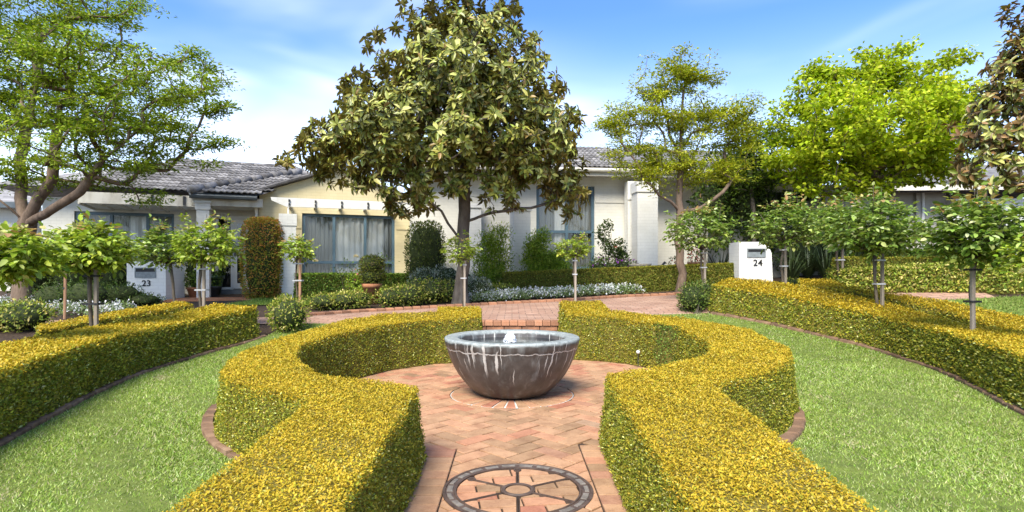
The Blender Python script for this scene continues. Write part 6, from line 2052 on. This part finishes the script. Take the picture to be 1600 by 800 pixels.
# ---- lime green maple
D = 14.2
b = on(1372, D)
LIME = ([(0.34, 0.43, 0.014), (0.44, 0.51, 0.018), (0.24, 0.33, 0.012), (0.53, 0.57, 0.05)], [4, 4, 2, 1.2])
tg = crown_targets([(1370, 190, 150, 100), (1280, 140, 55, 50), (1330, 120, 60, 40), (1410, 110, 70, 40), (1470, 150, 60, 60), (1250, 230, 60, 60), (1360, 260, 150, 45), (1440, 240, 80, 60), (1410, 70, 16, 24), (1500, 95, 22, 28), (1350, 90, 25, 25), (1275, 105, 22, 22), (1225, 170, 22, 30), (1380, 200, 130, 70, -1.3), (1300, 210, 80, 70, -1.0), (1440, 190, 80, 70, -1.0), (1310, 295, 60, 16, -1.0), (1230, 265, 30, 25)], D, 620, 0.8, 0.55)
tree('maple_tree', 'dense bright lime green maple on the right', b,
     [[b, img(1372, 370, D), img(1372, 320, D)], [img(1372, 322, D), img(1345, 280, D - 0.2), img(1320, 220, D - 0.3), img(1300, 160, D - 0.2)], [img(1372, 322, D), img(1374, 260, D), img(1380, 180, D), img(1390, 110, D)],
      [img(1372, 322, D), img(1400, 280, D - 0.2), img(1435, 220, D - 0.2), img(1465, 160, D - 0.2)], [img(1372, 318, D), img(1366, 270, D - 0.7), img(1350, 220, D - 1.0)]],
     tg, spray_leaves(24, 0.105, 0.30, LIME, 0.38, aspect=0.85, tilt=0.55, droop=0.35), 'bark_brown', 0.15, 0.5, ups=0.4)
# green shrubby tree filling between the two maples
D = 15.4
b = on(1180, D)
tg = crown_targets([(1180, 235, 55, 55), (1150, 275, 60, 40), (1190, 290, 50, 30), (1210, 215, 30, 30)], D, 130, 0.6, 0.8)
tree('small_tree', 'dark green small tree between the two maples', b, [[b, img(1178, 380, D), img(1176, 320, D), img(1174, 260, D)]], tg, spray_leaves(18, 0.10, 0.26, ([(0.09, 0.15, 0.02), (0.15, 0.22, 0.03), (0.05, 0.085, 0.012)], [1, 1, 1]), 0.6), 'bark_grey', 0.06, 0.45)

# ------------------------------------------------------------------ standard roses
ROSE = ([(0.15, 0.235, 0.032), (0.25, 0.34, 0.06), (0.09, 0.145, 0.022), (0.36, 0.44, 0.13), (0.48, 0.53, 0.26)], [4, 4, 2.2, 1.8, 0.9])
ROSE_Y = ([(0.25, 0.34, 0.03), (0.36, 0.44, 0.055), (0.15, 0.22, 0.022), (0.47, 0.53, 0.14)], [4, 4, 2, 1.5])
def rose(label, px, D, crown, top_z, stake_px=None, pal=ROSE, n=1500, leaf=0.062, stake='stake_wood', strap_=True, shoots=6, r_stem=0.022, ground=None, stake_top=None):
    """crown: (cx, cy, rx, ry) in photograph pixels"""
    b = on(px, D)
    root = empty('rose_tree', b, 0, label, 'rose tree', 'standard rose trees')
    cx_, cy_, rx, ry = crown
    s = D / F
    C = np.array(((cx_ - CX) * s, D, H + (HZ - cy_) * s)) - np.array(b)
    rx, rz = rx * s, ry * s
    ry = rx * 0.85
    fork = np.array([C[0] * 0.3, 0, C[2] - rz * 0.85])
    MB().tube([(0, 0, -0.1), (0.018, 0, fork[2] * 0.35), (-0.014, 0.01, fork[2] * 0.7), tuple(fork)], [r_stem * 1.1, r_stem, r_stem * 0.95, r_stem * 1.3], 8).build('trunk', 'rose_stem', root, True)
    # branches
    bm_ = MB(); tips = []
    nb_ = 15
    for k in range(nb_):
        a = 2 * PI * k / nb_ + rng.normal(0, 0.2)
        q = rng.uniform(0.45, 0.95)
        t = C + np.array([math.cos(a) * rx * q, math.sin(a) * ry * q, rz * rng.uniform(-0.35, 0.6)])
        mid = fork * 0.5 + t * 0.5 + np.array([0, 0, -0.04])
        bm_.tube([tuple(fork), tuple(mid), tuple(t)], [r_stem * 0.62, r_stem * 0.4, 0.004], 5)
        tips.append(t)
    ups_ = []
    for k in range(shoots):
        a = rng.uniform(0, 2 * PI); q = rng.uniform(0, 0.8)
        t0 = C + np.array([math.cos(a) * rx * q, math.sin(a) * ry * q, rz * 0.4])
        t1 = t0 + np.array([rng.normal(0, 0.05), rng.normal(0, 0.05), rz * rng.uniform(0.6, 1.1)])
        bm_.tube([tuple(t0), tuple(t1)], [0.005, 0.003], 4)
        ups_.append((t0, t1))
    bm_.build('branches', 'rose_stem', root, True)
    # leaf sprays over the crown: a spray is a stalk of five leaflets
    ns = int(n * 1.6) // 5
    d = rand_dirs(ns)
    rr = 1 - 0.62 * rng.uniform(0, 1, ns) ** 1.4
    cp = C + d * rr[:, None] * np.array([rx, ry, rz]) * (1 + 0.30 * lump(d[:, 0] * 2, d[:, 1] * 2, d[:, 2] * 2, 1.0, px))[:, None]
    cp[:, 2] = np.maximum(cp[:, 2], C[2] - rz * rng.uniform(0.6, 1.0, ns))
    hd = unit(d * np.array([1, 1, 0.35]) + rng.normal(0, 0.4, (ns, 3)) + np.array([0, 0, 0.05]))
    for t0, t1 in ups_:
        m_ = 3
        cp = np.concatenate([cp, t0 + (t1 - t0) * rng.uniform(0.3, 1, (m_, 1))]); hd = np.concatenate([hd, unit(rng.normal(0, 1, (m_, 3)) + np.array([0, 0, 0.6]))])
    ns = len(cp)
    side_ = unit(np.cross(hd, np.array([0, 0, 1.0])))
    P, A = [], []
    for along_, sgn in ((0.0, 1), (0.0, -1), (0.6, 1), (0.6, -1), (1.1, 0)):
        P.append(cp + hd * along_ * leaf + side_ * sgn * 0.004); A.append(unit(hd * (0.45 if sgn else 1) + side_ * sgn * 0.9 + rng.normal(0, 0.2, (ns, 3)) + np.array([0, 0, -0.18])))
    P, A = np.concatenate(P), np.concatenate(A)
    k = len(P)
    nr = unit(np.array([0, 0, 1.0]) + rng.normal(0, 0.38, (k, 3)) + np.tile(d[:1] * 0, (k, 1)))
    tint = palette(k, *pal, jit=0.18)
    young = (P[:, 2] > C[2] + rz * 0.75) & (rng.uniform(0, 1, k) < 0.35)
    tint = np.where(young[:, None], palette(k, [(0.40, 0.24, 0.09), (0.38, 0.36, 0.12)], [1, 1.4]), tint)
    ln = leaf * rng.uniform(0.7, 1.25, k)
    leaves('foliage', 'rose_leaf', root, P, A, nr, ln, ln * 0.66, tint, LEAF6)
    # stake and ties
    if stake_px is not None:
        sx_ = col_at(stake_px, D - 0.05) - b[0]
        zt = fork[2] + 0.02 if stake_top is None else H + (HZ - stake_top) * s - b[2]
        MB().box(sx_ - 0.018, sx_ + 0.018, -0.075, -0.039, -0.15, zt).build('stake', stake, root)
        for f in (0.62, 0.90):
            z = zt * f
            o_ = MB().box(min(sx_ - 0.03, -0.03), max(sx_ + 0.03, 0.03), -0.082, -0.0755, z, z + 0.022)
            o_.box(min(sx_ - 0.03, -0.03), max(sx_ + 0.03, 0.03), 0.026, 0.032, z, z + 0.022)
            o_.box(min(sx_ - 0.03, -0.03) - 0.006, min(sx_ - 0.03, -0.03) - 0.0005, -0.082, 0.032, z, z + 0.022); o_.box(max(sx_ + 0.03, 0.03) + 0.0005, max(sx_ + 0.03, 0.03) + 0.006, -0.082, 0.032, z, z + 0.022)
            o_.build('tie', 'tie_strap' if strap_ else 'tie_wire', root)
    return root

rose('rose tree cut by the left picture edge', -12, 5.3, (2, 399, 78, 40), 0, None, ROSE_Y, 1500, 0.078)
rose('rose tree with a pale timber stake beside the lone reddish stake', 141, 6.8, (138, 389, 62, 36), 0, 151, ROSE_Y, 1500, 0.08)
rose('darker rose tree in front of letterbox 23', 271, 9.2, (254, 388, 42, 29), 0, None, ROSE, 1000, 0.072)
rose('rose tree before the porch column of the cream house', 312, 8.6, (322, 384, 48, 33), 0, 319, ROSE_Y, 1200, 0.072, strap_=False)
rose('small young rose tree in front of the white pergola pillar', 463, 10.0, (466, 391, 25, 17), 0, 469, ROSE_Y, 520, 0.06, 'stake_red', False, 4, 0.014)
rose('small young rose tree in front of the magnolia trunk', 723, 11.2, (720, 392, 26, 20), 0, 726, ROSE_Y, 520, 0.06, 'stake_wood', False, 4, 0.014)
rose('small young rose tree in front of the long hedge', 897, 11.0, (896, 388, 27, 17), 0, 899, ROSE_Y, 560, 0.06, 'stake_wood', False, 4, 0.014)
rose('round headed rose tree left of letterbox 24', 1097, 10.9, (1094, 361, 52, 34), 0, 1101, ROSE, 1300, 0.075, strap_=False)
rose('wide rose tree right of letterbox 24', 1222, 9.9, (1234, 354, 58, 36), 0, 1227, ROSE, 1400, 0.075, strap_=False)
rose('rose tree behind the second golden hedge with paired stakes', 1309, 10.6, (1303, 350, 46, 32), 0, 1316, ROSE, 1000, 0.075, strap_=False)
rose('broad rose tree standing between the two right golden hedges', 1369, 8.2, (1362, 357, 68, 47), 0, 1378, ROSE, 1900, 0.078, strap_=False)
rose('broadest rose tree near the right picture edge', 1520, 6.4, (1527, 364, 76, 52), 0, 1519, ROSE, 1900, 0.08, strap_=True)
rose('yellowish rose tree cut by the right picture edge', 1640, 5.6, (1640, 405, 62, 34), 0, None, ROSE_Y, 1000, 0.06)
